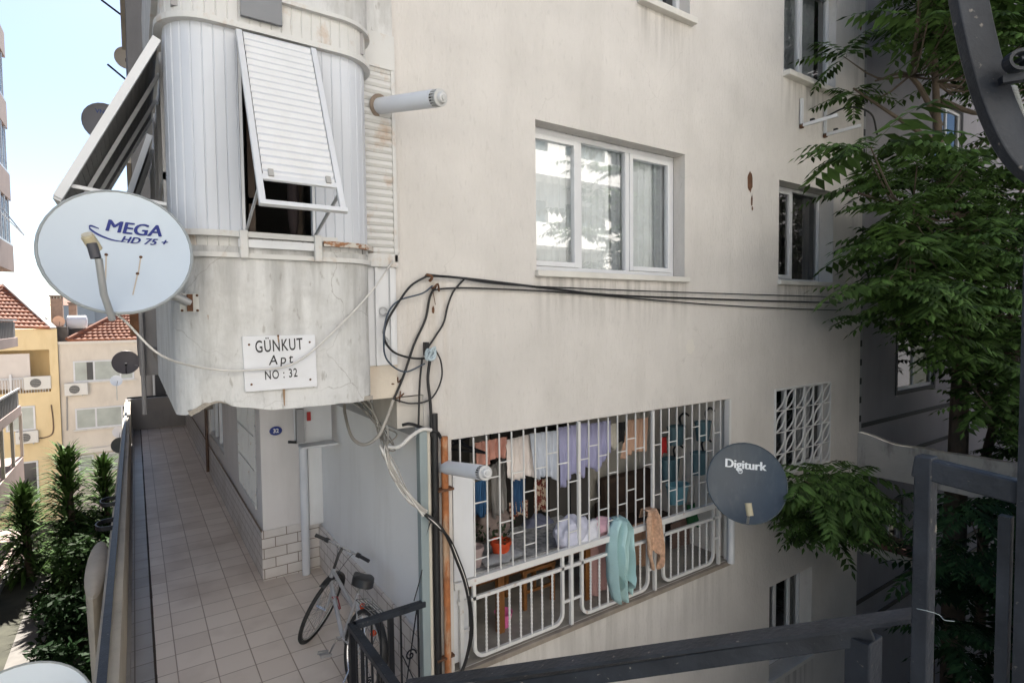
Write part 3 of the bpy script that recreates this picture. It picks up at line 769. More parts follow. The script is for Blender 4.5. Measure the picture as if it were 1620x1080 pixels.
MB().tube([(.09, 5.9, .6), (.09, 5.9, -1.4)], .03, 8).build('pipe', GREYCONC, dp, smooth=True)
dp2 = tag(MB().tube([(1.72, 3.10, -3.24), (1.72, 3.10, -.7)], .05, 14).build('drain_pipe', PVC, None, smooth=True), 'white vertical drain pipe in front of the tiled entrance wall', 'pipe')
# entrance wall details
vp = MB(); vp.tube([(1.20, 9.2, -3.2), (1.20, 9.2, -.7)], .03, 10)
tag(vp.build('drain_pipe', mat('brown_pipe', (.13, .08, .06), .6, .3, 6), None, smooth=True), 'dark brown vertical pipe on the side wall beneath the bay', 'pipe')
eb_ = thing('electric_box', (1.19, 8.6, -1.6), 'small rusty utility box hanging under the bay beside a brown pipe', 'box')
MB().box(1.10, 1.245, 8.3, 9.0, -1.75, -1.0).build('case', mat('dirty_box', (.22, .19, .16), .7, .3, 10), eb_, bevel=.01)
MB().box(1.09, 1.10, 8.35, 8.95, -1.7, -1.05).build('lid', mat('dirty_box2', (.30, .27, .23), .7, .3, 10), eb_)
# blue oval number plate
npx = thing('house_number_plate', (1.43, 3.24, -1.38), 'small blue oval house number plate with white digits under the bay', 'sign')
MB().lathe([(.001, 0), (.062, 0), (.066, .004), (.06, .008), (.001, .008)], 24, Matrix.Translation((1.43, 3.242, -1.385)) @ Matrix.Rotation(PI/2, 4, 'X') @ Matrix.Diagonal((1.15, .85, 1, 1))).build('plate', mat('enamel_blue', (.02, .04, .22), .25), npx)
tv, tf = text_mesh('32', .07, .002)
MB().add([(1.43+x, 3.2325, -1.385+y) for x, y in tv], tf).build('number', mat('enamel_white', (.8, .8, .8), .3), npx)
# white shelf/bracket box under bay
sb = thing('meter_shelf', (1.6, 2.4, -1.5), 'white open metal meter housing hanging under the bay soffit', 'box')
m_ = MB(); m_.box(1.46, 1.88, 2.38, 2.41, -1.40, -.95); m_.box(1.50, 1.90, 2.2, 2.41, -1.435, -1.41); m_.build('shelf', WHITE, sb, bevel=.004)
m_ = MB(); m_.box(1.47, 1.55, 2.30, 2.375, -1.38, -1.0); m_.build('meter', mat('meter_grey', (.3, .3, .31), .5), sb)
m_ = MB(); m_.bar((1.475, 2.37, -1.38), (1.37, 2.25, -1.34), .02, .03); m_.build('handle', BLACKI, sb)
m_ = MB(); m_.box(1.60, 1.64, 2.36, 2.378, -1.15, -1.05); m_.build('warning_mark', mat('red_paint', (.4, .02, .02), .5), sb)

# =================================================================== BOUNDARY / NEIGHBOUR
N = thing('neighbour_building', (12, .1, -11.6), 'blue grey neighbouring building with dark painted bands behind the tree', 'building')
NB = mat('neighbour_render', (.27, .26, .28), .85, .06, 1.5, .4, 20, stain=(.17, .16, .17), samt=.4)
n1 = MB(); wall_holes(n1, XR+.012, 24, -11.6, 9.0, [(10.95, 12.5, -1.35, -.42, .1), (12.3, 13.6, 2.4, 3.9, .1), (15.4, 16.8, -1.6, 0, .1), (11.6, 12.6, 5, 6.3, .1), (10.4, 11.2, -4.0, -3.3, .1)], PFy(.08)); n1.quad((XR+.012, .08, 9), (24, .08, 9), (24, 8, 9), (XR+.012, 8, 9)); n1.build('wall', NB, N)
n2 = MB()
for h in ((10.95, 12.5, -1.35, -.42), (12.3, 13.6, 2.4, 3.9), (15.4, 16.8, -1.6, 0), (11.6, 12.6, 5, 6.3), (10.4, 11.2, -4.0, -3.3)): room(n2, *h, PFy(.08), .11, .8)
n2.build('interior', ROOM, N)
BAND = mat('dark_band', (.018, .018, .022), .7)
for h, mu in (((10.95, 12.5, -1.35, -.42), 11.7), ((12.3, 13.6, 2.4, 3.9), 12.95), ((15.4, 16.8, -1.6, 0), 16.1), ((11.6, 12.6, 5, 6.3), 12.1), ((10.4, 11.2, -4.0, -3.3), 10.8)):
    fr = MB(); frame_bars(fr, h[0]-.07, h[1]+.07, h[2]-.07, h[3]+.07, -.012, .0, .07, (), PFy(.08)); wo = fr.build('window', BAND, N)
    fr = MB(); frame_bars(fr, *h, .03, .08, .05, (mu,), PFy(.08)); fr.build('frame', WHITE, wo)
    MB().quad((h[0], .13, h[2]), (h[1], .13, h[2]), (h[1], .13, h[3]), (h[0], .13, h[3])).build('pane', GLASSD, wo)
q = MB(); MB_b = MB()
MB_b.box(XR+.014, XR+.20, .055, .078, -1.9, 9.0); MB_b.build('corner_strip', mat('strip_grey', (.30, .30, .31), .8, .1, 4), N)
z = -1.72
while z < 6:
    q.box(XR+.06, XR+.17, .046, .0545, z, z+.10); z += .30
q.build('corner_block', BAND, N)
bn = MB()
def band(pa, pb, t=.035):
    a_, b_ = wy(*pa, .07), wy(*pb, .07); bn.bar((a_.x, .072, a_.z), (b_.x, .072, b_.z), .012, t*2)
for z_ in (-1.80, -2.45, -4.7, -5.1): bn.box(XR+.03, 24, .066, .0795, z_-.035, z_+.035)
bn.build('painted_band', BAND, N)
BW = thing('boundary_wall', (9.5, -1, -2.5), 'stained concrete boundary beam running out from the right end of the cream building', 'wall')
STC = mat('stained_concrete', (.42, .40, .37), .9, .12, 2, .6, 15, stain=(.09, .085, .08), samt=.85, sscale=(1.5, 1.5, .5), slo=.5, shi=.68)
bw = MB()
def bwf(u, v):
    y = -.0-u*3.2; top = -1.86-.10*min(1, u*6)-.02*noise.noise(V((y*3, 0, 0))); bot = -2.50
    return V((9.44, y-.005, top+(bot-top)*v))
bw.grid(bwf, 40, 4); bw.build('beam', STC, BW, solid=.14)
LB = thing('stair_beam', (9.5, -1, -3.7), 'lower concrete beam with a brown edge below the stained boundary beam', 'beam')
MB().box(9.38, 9.55, -3.2, -.01, -3.74, -3.60).build('beam', STC, LB)
MB().box(9.36, 9.57, -3.2, -.012, -3.598, -3.50).build('edge', mat('brown_edge', (.10, .05, .04), .8, .3, 5), LB)

# =================================================================== OPPOSITE BUILDING (behind the camera, seen in the window glass)
O = thing('opposite_building', (10, -15, -11.6), 'white apartment building with long balconies mirrored in the window glass', 'building')
OW = mat('opposite_white', (.80, .78, .75), .8, .04, 1)
ob = MB(); oh = []
for k in range(5):
    for i in range(9): oh.append((-11.0+i*3.4, -8.6+i*3.4, -5.2+k*2.9, -3.6+k*2.9, .2))
PO = lambda u, d, z: V((u, -15-d, z))
wall_holes(ob, -12, 19, -11.6, 12.0, oh, PO); ob.build('wall', OW, O)
rr = MB()
for k in range(5): rr.quad((-12, -15.21, -5.5+k*2.9), (18.9, -15.21, -5.5+k*2.9), (18.9, -15.21, -3.3+k*2.9), (-12, -15.21, -3.3+k*2.9))
rr.build('window_band', mat('opposite_window', (.10, .13, .14), .15), O)
rr = MB()
for k in range(5): rr.box(2, 18.5, -14.98, -13.9, -5.75+k*2.9, -5.60+k*2.9); rr.box(2, 18.5, -13.98, -13.9, -5.58+k*2.9, -4.8+k*2.9)
rr.build('balcony', OW, O)
Q = thing('added_sky_blocker', (24, -12, -11.6), 'dark grey block added unseen behind the viewer to cut sky light on the right, mirrored in the smaller window', 'building')  # unseen block added to hide part of the sky from the right facade
MB().box(13.0, 36, -18, -8.6, -11.6, 13).build('wall', mat('side_dark', (.16, .155, .16), .9, .1, 1), Q) if False else MB().box(19.5, 36, -18, -9.0, -11.6, 15).build('wall', mat('side_dark', (.16, .155, .16), .9, .1, 1), Q)
m_ = MB()
for k in range(6):
    for i in range(4): m_.box(21+i*3.6, 22.6+i*3.6, -8.99, -8.96, -8.5+k*3, -7+k*3)
m_.build('window_opening', MATS['dark_pane'], Q)

# =================================================================== SATELLITE DISHES
def basis(right, up_):
    r = V(right).normalized(); n_ = r.cross(V(up_)).normalized(); u = n_.cross(r).normalized()
    return r, u, n_
def dish(name, c, n_, a_, b_, mface, mback, label, group=None, roll=0.0, depth=.07, texts=(), arm=None, mount=None, rim=None, extras=None, seg=40):
    """elliptical reflector, centre c, facing n_, half axes a_ (across) and b_ (up)"""
    c = V(c); n_ = V(n_).normalized(); r = V((0, 0, 1)).cross(n_).normalized(); u = n_.cross(r).normalized()
    if roll: q = Quaternion(n_, roll); r = q @ r; u = q @ u
    o = thing(name, c, label, 'satellite dish', group)
    P = lambda x, y, z: c+r*x+u*y+n_*z
    sz = lambda x, y: depth*((x/a_)**2+(y/b_)**2)-depth
    m_ = MB(); rings = 8; m_.v.append(tuple(P(0, 0, -depth)))
    for i in range(1, rings+1):
        for j in range(seg):
            x = a_*i/rings*math.cos(2*PI*j/seg); y = b_*i/rings*math.sin(2*PI*j/seg); m_.v.append(tuple(P(x, y, sz(x, y))))
    for j in range(seg): m_.f.append((0, 1+j, 1+(j+1) % seg))
    for i in range(rings-1):
        for j in range(seg): q = 1+i*seg; m_.f.append((q+j, q+seg+j, q+seg+(j+1) % seg, q+(j+1) % seg))
    m_.build('reflector', mface, o, smooth=True, angle=80)
    m_ = MB(); m_.v.append(tuple(P(0, 0, -depth-.008)))
    for i in range(1, rings+1):
        for j in range(seg):
            x = a_*i/rings*math.cos(2*PI*j/seg); y = b_*i/rings*math.sin(2*PI*j/seg); m_.v.append(tuple(P(x, y, sz(x, y)-.008)))
    for j in range(seg): m_.f.append((0, 1+(j+1) % seg, 1+j))
    for i in range(rings-1):
        for j in range(seg): q = 1+i*seg; m_.f.append((q+(j+1) % seg, q+seg+(j+1) % seg, q+seg+j, q+j))
    m_.build('back', mback, o, smooth=True, angle=80)
    m_ = MB(); pts = [P(a_*math.cos(2*PI*j/seg), b_*math.sin(2*PI*j/seg), -.004) for j in range(seg+1)]
    m_.tube(pts, rim or .008, 6); m_.build('rim', mback, o, smooth=True)
    for (s_, size, off, shear, sx, tx, ty, rot, m2, spc) in texts:
        tv, tf = text_mesh(s_, size, 0, shear, sx, spc); tm = MB()
        for k in range(5):
            vv = []; ox = (k-2)*off*.5; oy = (k % 2)*off*.35
            for x, y in tv:
                x, y = x+ox, y+oy
                X = tx+x*math.cos(rot)-y*math.sin(rot); Y = ty+x*math.sin(rot)+y*math.cos(rot)
                vv.append(P(X, Y, sz(X, Y)+.004+k*.0004))
            tm.add(vv, tf)
        tm.build('lettering', m2, o)
    if extras: extras(o, P, sz)
    if arm:
        for (nm, pts, rad, m2) in arm: MB().tube([P(*p) for p in pts], rad, 10).build(nm, m2, o, smooth=True)
    if mount:
        for (nm, pts, rad, m2) in mount: MB().tube(pts, rad, 10).build(nm, m2, o, smooth=True)
    return o
def facing(c, tilt_up, turn=0.0):
    v = (CAM-V(c)).normalized(); side = v.cross(V((0, 0, 1))).normalized()
    v = Quaternion(side, tilt_up) @ v
    return Quaternion(V((0, 0, 1)), turn) @ v
DWH = mat('dish_white', (.56, .62, .67), .35, .02, 2, stain=(.45, .48, .5), samt=.2)
DBK = mat('dish_back', (.30, .32, .32), .5, .05, 4)
NAVY = mat('navy_lettering', (.02, .03, .18), .45)
BEIGE = mat('aged_plastic', (.50, .44, .30), .5, .1, 10)
c = wd(188, 394, 2.9)
def mega_extra(o, P, sz):
    m_ = MB()   # swoosh left of the lettering
    pts = [(-.085, .155), (-.118, .165), (-.125, .150), (-.09, .120), (-.03, .095), (.03, .088)]
    cp = catmull([V((x, y, 0)) for x, y in pts], 6); n_ = len(cp)
    for i, p in enumerate(cp):
        w_ = .006*math.sin(PI*min(1, .12+i/n_*.88))+.0008
        for s_ in (-1, 1): X, Y = p.x, p.y+s_*w_; m_.v.append(tuple(P(X, Y, sz(X, Y)+.004)))
    for i in range(n_-1): m_.f.append((2*i, 2*i+2, 2*i+3, 2*i+1))
    m_.build('swoosh', NAVY, o)
    m_ = MB()
    for x, y in ((-.055, .0), (.095, -.005), (-.075, -.11), (.078, -.115)):
        m_.sphere(P(x, y, sz(x, y)+.002), .008, .008, .008, 8, 6)
    m_.build('bolt', RUSTM, o, smooth=True)
    m_ = MB()
    for x, y, x2, y2 in ((-.055, 0, -.058, -.17), (.095, -.005, .082, -.11), (.078, -.118, .055, -.26)):
        cp = [P(x+(x2-x)*t/5, y+(y2-y)*t/5, sz(x+(x2-x)*t/5, y+(y2-y)*t/5)+.0025) for t in range(6)]
        for i in range(5):
            a0, b0 = cp[i], cp[i+1]; rr_ = (P(1, 0, 0)-P(0, 0, 0))*.003
            m_.quad(a0-rr_, a0+rr_, b0+rr_, b0-rr_)
    m_.build('rust_run', mat('rust_run', (.50, .42, .33), .8), o)
wallplate = wy(300, 479, -.37)
md = dish('satellite_dish', c, facing(c, math.radians(36), 0), .330, .385, DWH, DBK,
     'large pale blue white satellite dish with navy lettering in front of the bay', roll=math.radians(-1),
     texts=[('MEGA', .100, .0032, .12, .95, .068, .165, -.10, NAVY, 1.0), ('HD 75 +', .056, .0022, .3, 1.0, .112, .092, -.10, NAVY, 1.05)],
     extras=mega_extra, depth=.06,
     arm=[('arm', [(-.03, -.41, -.02), (-.06, -.34, .10), (-.075, -.22, .22)], .016, GALV), ('feed_horn', [(-.115, -.135, .27), (-.085, -.165, .21)], .028, BEIGE), ('cap', [(-.117, -.13, .28), (-.112, -.138, .265)], .023, mat('cream_cap', (.55, .50, .38), .5)), ('bracket', [(-.10, -.16, .25), (-.085, -.22, .22)], .022, mat('dark_bracket', (.05, .05, .06), .5))],
     mount=[('mount_pipe', [wallplate+V((0, -.01, 0)), c+V((.02, .16, -.12)), c+V((0, .10, 0))], .026, GALV)])
mp_ = MB(); mp_.box(wallplate.x-.05, wallplate.x+.05, -.368, -.358, wallplate.z-.055, wallplate.z+.055); mp_.build('wall_plate', mat('plate_paint', (.5, .5, .48), .5, .2, 12, stain=(.3, .15, .07), samt=.7), md)
mp_ = MB()
for dx_ in (-.04, .04):
    for dz_ in (-.045, .045): mp_.sphere((wallplate.x+dx_, -.37, wallplate.z+dz_), .008, .008, .008, 8, 4)
mp_.bar((wallplate.x, -.385, wallplate.z-.05), (wallplate.x, -.385, wallplate.z+.05), .03, .03, up=(0, 1, 0)); mp_.build('rusty_clamp', RUSTM, md)
p = wd(212, 500, 2.95); mp_ = MB(); mp_.box(p.x-.02, p.x+.02, p.y-.02, p.y+.02, p.z-.10, p.z+.05); mp_.build('back_bracket', RUSTM, md)
c = wd(1181, 763, 6.0)
DNV = mat('dish_slate', (.036, .052, .072), .42, .12, 3, stain=(.12, .14, .15), samt=.35, sscale=(6, 6, .8))
WLET = mat('white_lettering', (.75, .78, .8), .5)
def digi_extra(o, P, sz):
    m_ = MB(); ring = MB()
    for cx, cy, r_ in ((-.052, .125, .022),):
        pts = [P(cx+r_*math.cos(t*PI/8), cy+r_*math.sin(t*PI/8), sz(cx, cy)+.006) for t in range(17)]; ring.tube(pts, .006, 6)
    ring.build('logo_ring', WLET, o)
digi = dish('satellite_dish', c, facing(c, math.radians(8), math.radians(8)), .400, .425, DNV, mat('dish_slate_back', (.04, .06, .08), .5),
     'dark slate satellite dish with white lettering mounted beside the barred balcony', depth=.06,
     texts=[('Digiturk', .128, .0055, 0, .98, .0, .19, -.05, WLET, 1.0)], extras=digi_extra,
     arm=[('arm', [(-.01, -.42, -.02), (-.02, -.33, .22)], .014, GALV), ('feed_horn', [(-.03, -.24, .26), (-.015, -.36, .24)], .034, BEIGE)],
     mount=[('mount_pipe', [wy(1131, 795, -.02), wy(1131, 795, -.02)+V((.1, -.2, 0)), c+V((.02, .10, -.05))], .028, GALV)])
sm = [((165, 194), 7.0, .29, .29, 'grey satellite dish against the sky behind the flap awning', (.22, .22, .24), V((.05, 7.0, 0))),
      ((200, 92), 13.0, .25, .25, 'pale peach satellite dish high on the edge of the rear wing', (.62, .55, .46), V((.05, 13, 0))),
      ((199, 573), 14.0, .31, .31, 'dark grey satellite dish beyond the walkway in front of the cream house windows', (.17, .16, .18), V((.05, 14, 0)))]
for (px_, yy, a_, b_, lab, colr, wp) in sm:
    c = wy(*px_, yy); mm = mat('dish_col_%d' % int(yy), colr, .5, .05, 3)
    wp = V((wp.x, wp.y, c.z-.1))
    tx = [('VNET', .09, .002, 0, 1, 0, .16, 0, mat('blue_letter', (.06, .1, .3), .5), 1)] if yy == 7.0 else []
    dish('satellite_dish', c, facing(c, .1), a_, b_, mm, mm, lab, depth=.05, texts=tx,
         arm=[('arm', [(0, -b_, -.02), (.0, -.10, .22)], .010, BLACKI), ('feed_horn', [(0, -.10, .2), (0, -.05, .26)], .025, BLACKI)],
         mount=[('mount_pipe', [wp, c+V((0, .12, -.05))], .018, GALV)], seg=24)
for (px_, yy, r_, lab, colr) in (((184, 602), 30.0, .26, 'small white satellite dish left of the dark grey one on the cream house', (.62, .66, .72)),
                                 ((188, 683), 30.0, .28, 'white satellite dish low on the cream house next to the railing', (.60, .58, .57)),
                                 ((190, 704), 24.0, .32, 'grey half hidden satellite dish behind the parapet rail', (.16, .16, .16)),
                                 ((140, 984), 15.0, .31, 'dark grey satellite dish on a mast above the shaded garden', (.055, .06, .065)),
                                 ((93, 508), 38.5, .30, 'orange beige satellite dish on the flat roof between the houses', (.70, .42, .28))):
    c = wy(*px_, yy); mm = mat('dish_c%d%d' % (px_[0], px_[1]), colr, .5, .05, 3)
    mt = [c+V((0, .1, 0)), V((c.x, c.y+.15, c.z-1.0 if yy > 24 else -11.6))]
    dish('satellite_dish', c, facing(c, .15, .25), r_, r_*1.02, mm, mm, lab, depth=.04, arm=[('arm', [(0, -r_, -.02), (0, -.05, .2)], .010, BLACKI)], mount=[('mount_pole', mt, .02, GALV)], seg=20)
c = wd(35, 1152, 3.6); c.x -= .02
dish('satellite_dish', c, facing(c, math.radians(10), 0), .40, .39, DWH, DBK, 'white satellite dish cut off by the lower left corner of the view', depth=.06,
     arm=[('arm', [(0, -.39, -.02), (0, -.1, .3)], .015, GALV)], mount=[('mount_pole', [c+V((0, .08, 0)), V((c.x, c.y+.1, -11.6))], .03, GALV)])
c = wy(112, 512, 40); 

# =================================================================== SIGN
sg = thing('building_sign', (.82, -.36, -.28), 'white square marble sign with black hand painted lettering screwed to the bay apron', 'sign')
s0, s1 = wy(383, 532, -.372), wy(498, 529, -.372); s2, s3 = wy(502, 611, -.372), wy(388, 620, -.372)
ctr = (s0+s1+s2+s3)/4
m_ = MB(); yb_ = -.353
def sq(pp, y): return (pp.x, y, pp.z)
m_.v = [sq(p, -.374) for p in (s0, s1, s2, s3)]+[sq(p, -.345) for p in (s0, s1, s2, s3)]
m_.f = [(0, 1, 2, 3), (7, 6, 5, 4), (0, 4, 5, 1), (1, 5, 6, 2), (2, 6, 7, 3), (3, 7, 4, 0)]
m_.build('plate', mat('marble_white', (.64, .65, .68), .35, .05, 4, stain=(.58, .58, .58), samt=.5, sscale=(4, 4, 9)), sg, bevel=.002)
BLP = mat('black_lettering', (.02, .02, .022), .6)
def sign_text(s_, size, px_, sx, rot=0.02, off=.0006, spc=1.05, shear=0):
    tv, tf = text_mesh(s_, size, off, shear, sx, spc); p = wy(*px_, -.3755)
    MB().add([(p.x+x*math.cos(rot)-y*math.sin(rot), -.3755, p.z+x*math.sin(rot)+y*math.cos(rot)) for x, y in tv], tf).build('lettering', BLP, sg)
sign_text('GÜNKUT', .108, (442, 547), .60, .035, .0012, 1.12)
sign_text('Apt', .088, (444, 569), .9, .05, .0008, 1.35, .15)
sign_text('NO : 32', .080, (445, 592), .66, .035, .0010, 1.15)
m_ = MB(); 
for p_ in ((394, 545), (490, 541), (398, 608), (491, 600), (440, 531)):
    q_ = wy(*p_, -.376); m_.sphere(tuple(q_), .007, .004, .007, 8, 6)
m_.build('screw', RUSTM, sg, smooth=True)
m_ = MB(); random.seed(11)
for p_, l_, w_ in (((449, 614), .12, .008), ((440, 530), .05, .006), ((329, 498), .03, .0025)):
    q_ = wy(*p_, -.378 if p_[1] == 530 else -.366)
    k_ = [(q_.x-w_, q_.y, q_.z), (q_.x+w_, q_.y, q_.z), (q_.x+w_*.5, q_.y, q_.z-l_), (q_.x-w_*.3, q_.y, q_.z-l_*.9)]
    m_.add(k_, [(0, 1, 2, 3)])
m_.build('rust_run', mat('rust_streak', (.30, .20, .12), .9), sg)

# =================================================================== FLUES
def flue(a_, b_, r_, label, endcap, m_pipe=None):
    a_, b_ = V(a_), V(b_); d = (b_-a_).normalized(); o = thing('flue_pipe', a_, label, 'flue pipe', 'boiler flue pipes')
    M = Matrix.Translation(a_) @ d.to_track_quat('Z', 'Y').to_matrix().to_4x4(); L = (b_-a_).length
    MB().lathe([(r_, -.05), (r_, L-.005), (r_*.97, L)], 24, M).build('pipe', m_pipe or PVC, o, smooth=True)
    MB().lathe([(r_*1.45, 0), (r_*1.45, .006), (r_*1.05, .012)], 24, M).build('wall_collar', mat('collar', (.22, .17, .13), .8, .2, 10), o, smooth=True)
    cg = MB()
    cg.lathe([(r_*.62, L-.01), (r_*.62, L+.075), (r_*.5, L+.09)], 20, M)
    cg.build('cap', mat('cap_plastic', (.62, .62, .62), .4), o, smooth=True)
    sl = MB()
    for k in range(18):
        an = 2*PI*k/18; cc = M @ V((r_*.86*math.cos(an), r_*.86*math.sin(an), L+.028))
        ax = (M.to_3x3() @ V((math.cos(an), math.sin(an), 0))); az = d; ay = az.cross(ax)
        sl.obox(cc, ax, ay, az, r_*.10, r_*.07, .032)
    sl.lathe([(r_*.60, L+.052), (r_*.97, L+.052), (r_*.97, L+.062), (r_*.62, L+.064)], 20, M)
    sl.build('vent_slat', mat('vent_grey', (.50, .50, .50), .45), o, smooth=True)
    ds = MB(); ds.lathe([(r_*.93, L+.0005), (r_*.7, L+.0015)], 20, M); ds.build('inner_ring', mat('flue_dark', (.03, .03, .03), .9), o)
    rg = MB(); rg.lathe([(r_*.30, L+.088), (r_*.33, L+.10), (r_*.2, L+.102)], 16, M); rg.build('nozzle', mat('vent_grey', (.5, .5, .5), .45), o, smooth=True)
    return o
a_ = wy(600, 168, -.055); b_ = wd(688, 156, (a_-CAM).dot(FWD)-.42)
flue(a_, b_, .060, 'white boiler flue pipe with slotted cap sticking out beside the bay', 1)
a_ = wy(700, 738, .02); b_ = wd(762, 747, (a_-CAM).dot(FWD)-.62)
flue(a_, b_, .056, 'white boiler flue pipe poking through the left end of the balcony bars', 2)

# =================================================================== CABLES AND PIPES ON THE FACADE
def cable(name, pts, r_, m_, label, cat='cable', group=None, k=6, sm=6):
    o = MB().tube(pts, r_, k, sm).build(name, m_, None, smooth=True, angle=80); return tag(o, label, cat, group)
def on(px, py, y=-.03): return wy(px, py, y)
cable('black_cable', [on(675, 437, -.05), on(700, 437, -.045), on(760, 443, -.04), on(860, 455), on(960, 466), on(1100, 472), on(1220, 476), on(1330, 479)], .011, CABLEB, 'thick black cable sagging across the facade below the large window', group=None)
cable('black_cable', [on(677, 434, -.06), on(720, 439, -.05), on(800, 450, -.045), on(940, 457), on(1100, 463, -.04), on(1330, 470, -.03)], .007, CABLEB, 'thin black cable highest of those crossing the facade')
cable('black_cable', [on(684, 459, -.05), on(710, 456), on(760, 456), on(900, 463), on(1050, 476), on(1180, 485), on(1330, 491)], .008, CABLEB, 'black cable lowest of those crossing the facade')
cable('black_cable', [on(675, 437, -.05), on(650, 452, -.06), on(628, 482, -.10), on(612, 510, -.12), on(608, 535, -.12), on(622, 556, -.10), on(650, 566, -.07), on(680, 567, -.05)], .009, CABLEB, 'black cable looping wide left beside the white duct')
cable('black_cable', [on(684, 452, -.05), on(668, 464, -.06), on(630, 476, -.09), on(612, 500, -.12), on(607, 540, -.13), on(613, 570, -.11), on(640, 588, -.08), on(672, 575, -.05)], .0065, mat('blue_black_cable', (.04, .06, .09), .5), 'thin bluish cable loop hanging left of the junction')
cable('black_cable', [on(690, 452, -.05), on(680, 470), on(673, 505), on(655, 545), on(640, 590, -.04), on(628, 620, -.04), on(622, 632, -.04)], .011, CABLEB, 'thick black cable running diagonally down from the upper hook to the corner')
cable('black_cable', [on(735, 441), on(718, 460), on(708, 485), on(702, 510), on(690, 530), on(678, 548)], .008, CABLEB, 'black cable curving down into the grey junction knot')
cable('black_cable', [on(688, 552, -.05), on(697, 570, -.06), on(699, 595, -.06), on(690, 620, -.05), on(676, 634, -.04), on(650, 638), on(625, 632)], .007, CABLEB, 'black cable loop hanging right of the junction and back to the corner')
cable('black_cable', [on(680, 570, -.05), on(677, 600, -.045), on(681, 640, -.05), on(683, 690, -.05)], .014, CABLEB, 'taped black cable hanging straight down from the junction')
cable('black_cable', [on(668, 565, -.04), on(664, 610, -.04), on(662, 675, -.05)], .009, CABLEB, 'black cable dropping down left of the junction knot')
cable('black_cable', [wy(637, 672, -.08), wy(648, 670, -.12), wy(662, 674, -.09), wy(680, 680, -.07), wy(692, 684, -.07), wy(697, 692, -.06)], .014, CABLEB, 'short thick black cable bent over the top of the rusty pipe')
jn = thing('cable_junction', on(680, 560, -.06), 'grey plastic cable junction knot on the corner of the facade', 'junction box')
m_ = MB(); random.seed(2)
for k in range(5):
    cc = on(680, 560, -.07); pts = [cc+V((.045*math.cos(t*1.1+k)*random.uniform(.6, 1), -.01*k+.01*math.sin(t*2+k), .055*math.sin(t*1.1+k*1.7)*random.uniform(.6, 1))) for t in range(6)]
    m_.tube(pts, .010, 6, 4)
m_.build('wire_knot', mat('knot_grey', (.42, .50, .54), .5), jn, smooth=True)
MB().box(*(lambda p: (p.x-.05, p.x-.015, -.08, -.03, p.z-.01, p.z+.10))(on(678, 560))).build('clamp', BLACKI, jn, bevel=.004)
hk = thing('wall_hook', on(678, 437), 'rusty wall hooks holding the cables on the cream facade', 'hook')
m_ = MB(); p = on(676, 437, -.03); m_.tube([p+V((0, .03, 0)), p+V((-.01, -.03, .01)), p+V((.02, -.05, -.01)), p+V((.01, -.02, -.04))], .012, 6, 3)
p = on(684, 455, -.03); m_.tube([p+V((0, .03, 0)), p+V((0, -.03, 0)), p+V((.03, -.04, .03)), p+V((.05, -.02, -.03))], .008, 6, 3); m_.tube([p, p+V((.02, -.01, -.14))], .003, 5)
m_.build('hook', RUSTM, hk)
hk = thing('wall_hook', on(630, 605), 'rusted hooks sticking out at the corner below the white duct', 'hook')
m_ = MB()
for pp in ((628, 606), (632, 628)):
    p = on(*pp, -.01); m_.tube([p+V((-.05, -.02, 0)), p, p+V((.03, -.02, .03))], .006, 6, 2); m_.tube([p+V((0, 0, -.04)), p+V((0, -.02, .05))], .006, 6)
m_.build('hook', RUSTM, hk)
# vertical pipes on the corner
def vpipe(name, x, y, z0, z1, r_, m_, label, cat='pipe'):
    return tag(MB().tube([(x, y, z0), (x, y, z1)], r_, 12).build(name, m_, None, smooth=True), label, cat)
tp = thing('conduit_box', (1.93, -.03, -6), 'grey green square conduit on the corner by the black railing', 'conduit')
MB().box(1.875, 1.945, -.075, -.003, -6, -.89).build('conduit', TEALP, tp, bevel=.006)
vpipe('cream_pipe', 1.965, -.04, -6, -.92, .018, CREAMP, 'thin cream pipe between the conduit and the black pipe')
vpipe('black_pipe', 2.02, -.05, -6, -.78, .030, CABLEB, 'thick black sleeve pipe rising up the corner of the facade')
rp = thing('rusty_pipe', (2.10, -.06, -6), 'orange rusty steel pipe beside the barred balcony', 'pipe')
MB().tube([(2.105, -.06, -6), (2.105, -.06, -.98)], .030, 14).build('pipe', RUST, rp, smooth=True)
m_ = MB(); m_.bar((2.03, -.06, -1.42), (2.17, -.06, -1.42), .08, .018); m_.bar((2.0, -.06, -2.85), (2.16, -.06, -2.85), .05, .018); m_.build('clamp', RUSTM, rp)
# bundle of grey cables hanging from the soffit to the pipes
random.seed(21)
for k in range(12):
    j = lambda s_: random.uniform(-s_, s_)*1.5
    pts = [V((1.62+j(.1), .9+j(.3), -.66)), V((1.70+j(.05), .55+j(.15), -.82+j(.05))), V((1.76+j(.04), .30+j(.1), -1.02+j(.06))), wy(608+j(5), 708+j(4), .0), wy(622+j(4), 745+j(5), -.06), wy(645+j(3), 785+j(4), -.10), wy(672+j(3), 812+j(3), -.12)]
    cable('grey_cable', pts, random.choice((.005, .006, .009)), CABLEG if k % 3 else CABLEW, 'dusty grey cable in the tangled bundle hanging under the bay corner', 'cable', 'tangled cables under the bay corner')
for k in range(3):
    j = lambda s_: random.uniform(-s_, s_)
    pts = [wy(672+j(2), 812+j(2), -.12), wy(690, 825+k*3, -.14), wy(708+k, 850, -.15), wy(722+k*2, 885, -.13), wy(735+k*1.5, 920, -.12), wy(743+k, 960, -.1), wy(745+k, 1000, -.09), wy(738, 1040, -.08), wy(726-k, 1075, -.08)]
    cable('black_cable', pts, .011 if k else .014, CABLEB if k != 1 else CABLEW, 'cable curving down across the left end of the balcony bars' if k != 1 else 'pale cable curving down with the black ones over the balcony bars', 'cable', 'cables curving over the balcony end' if k != 1 else None)
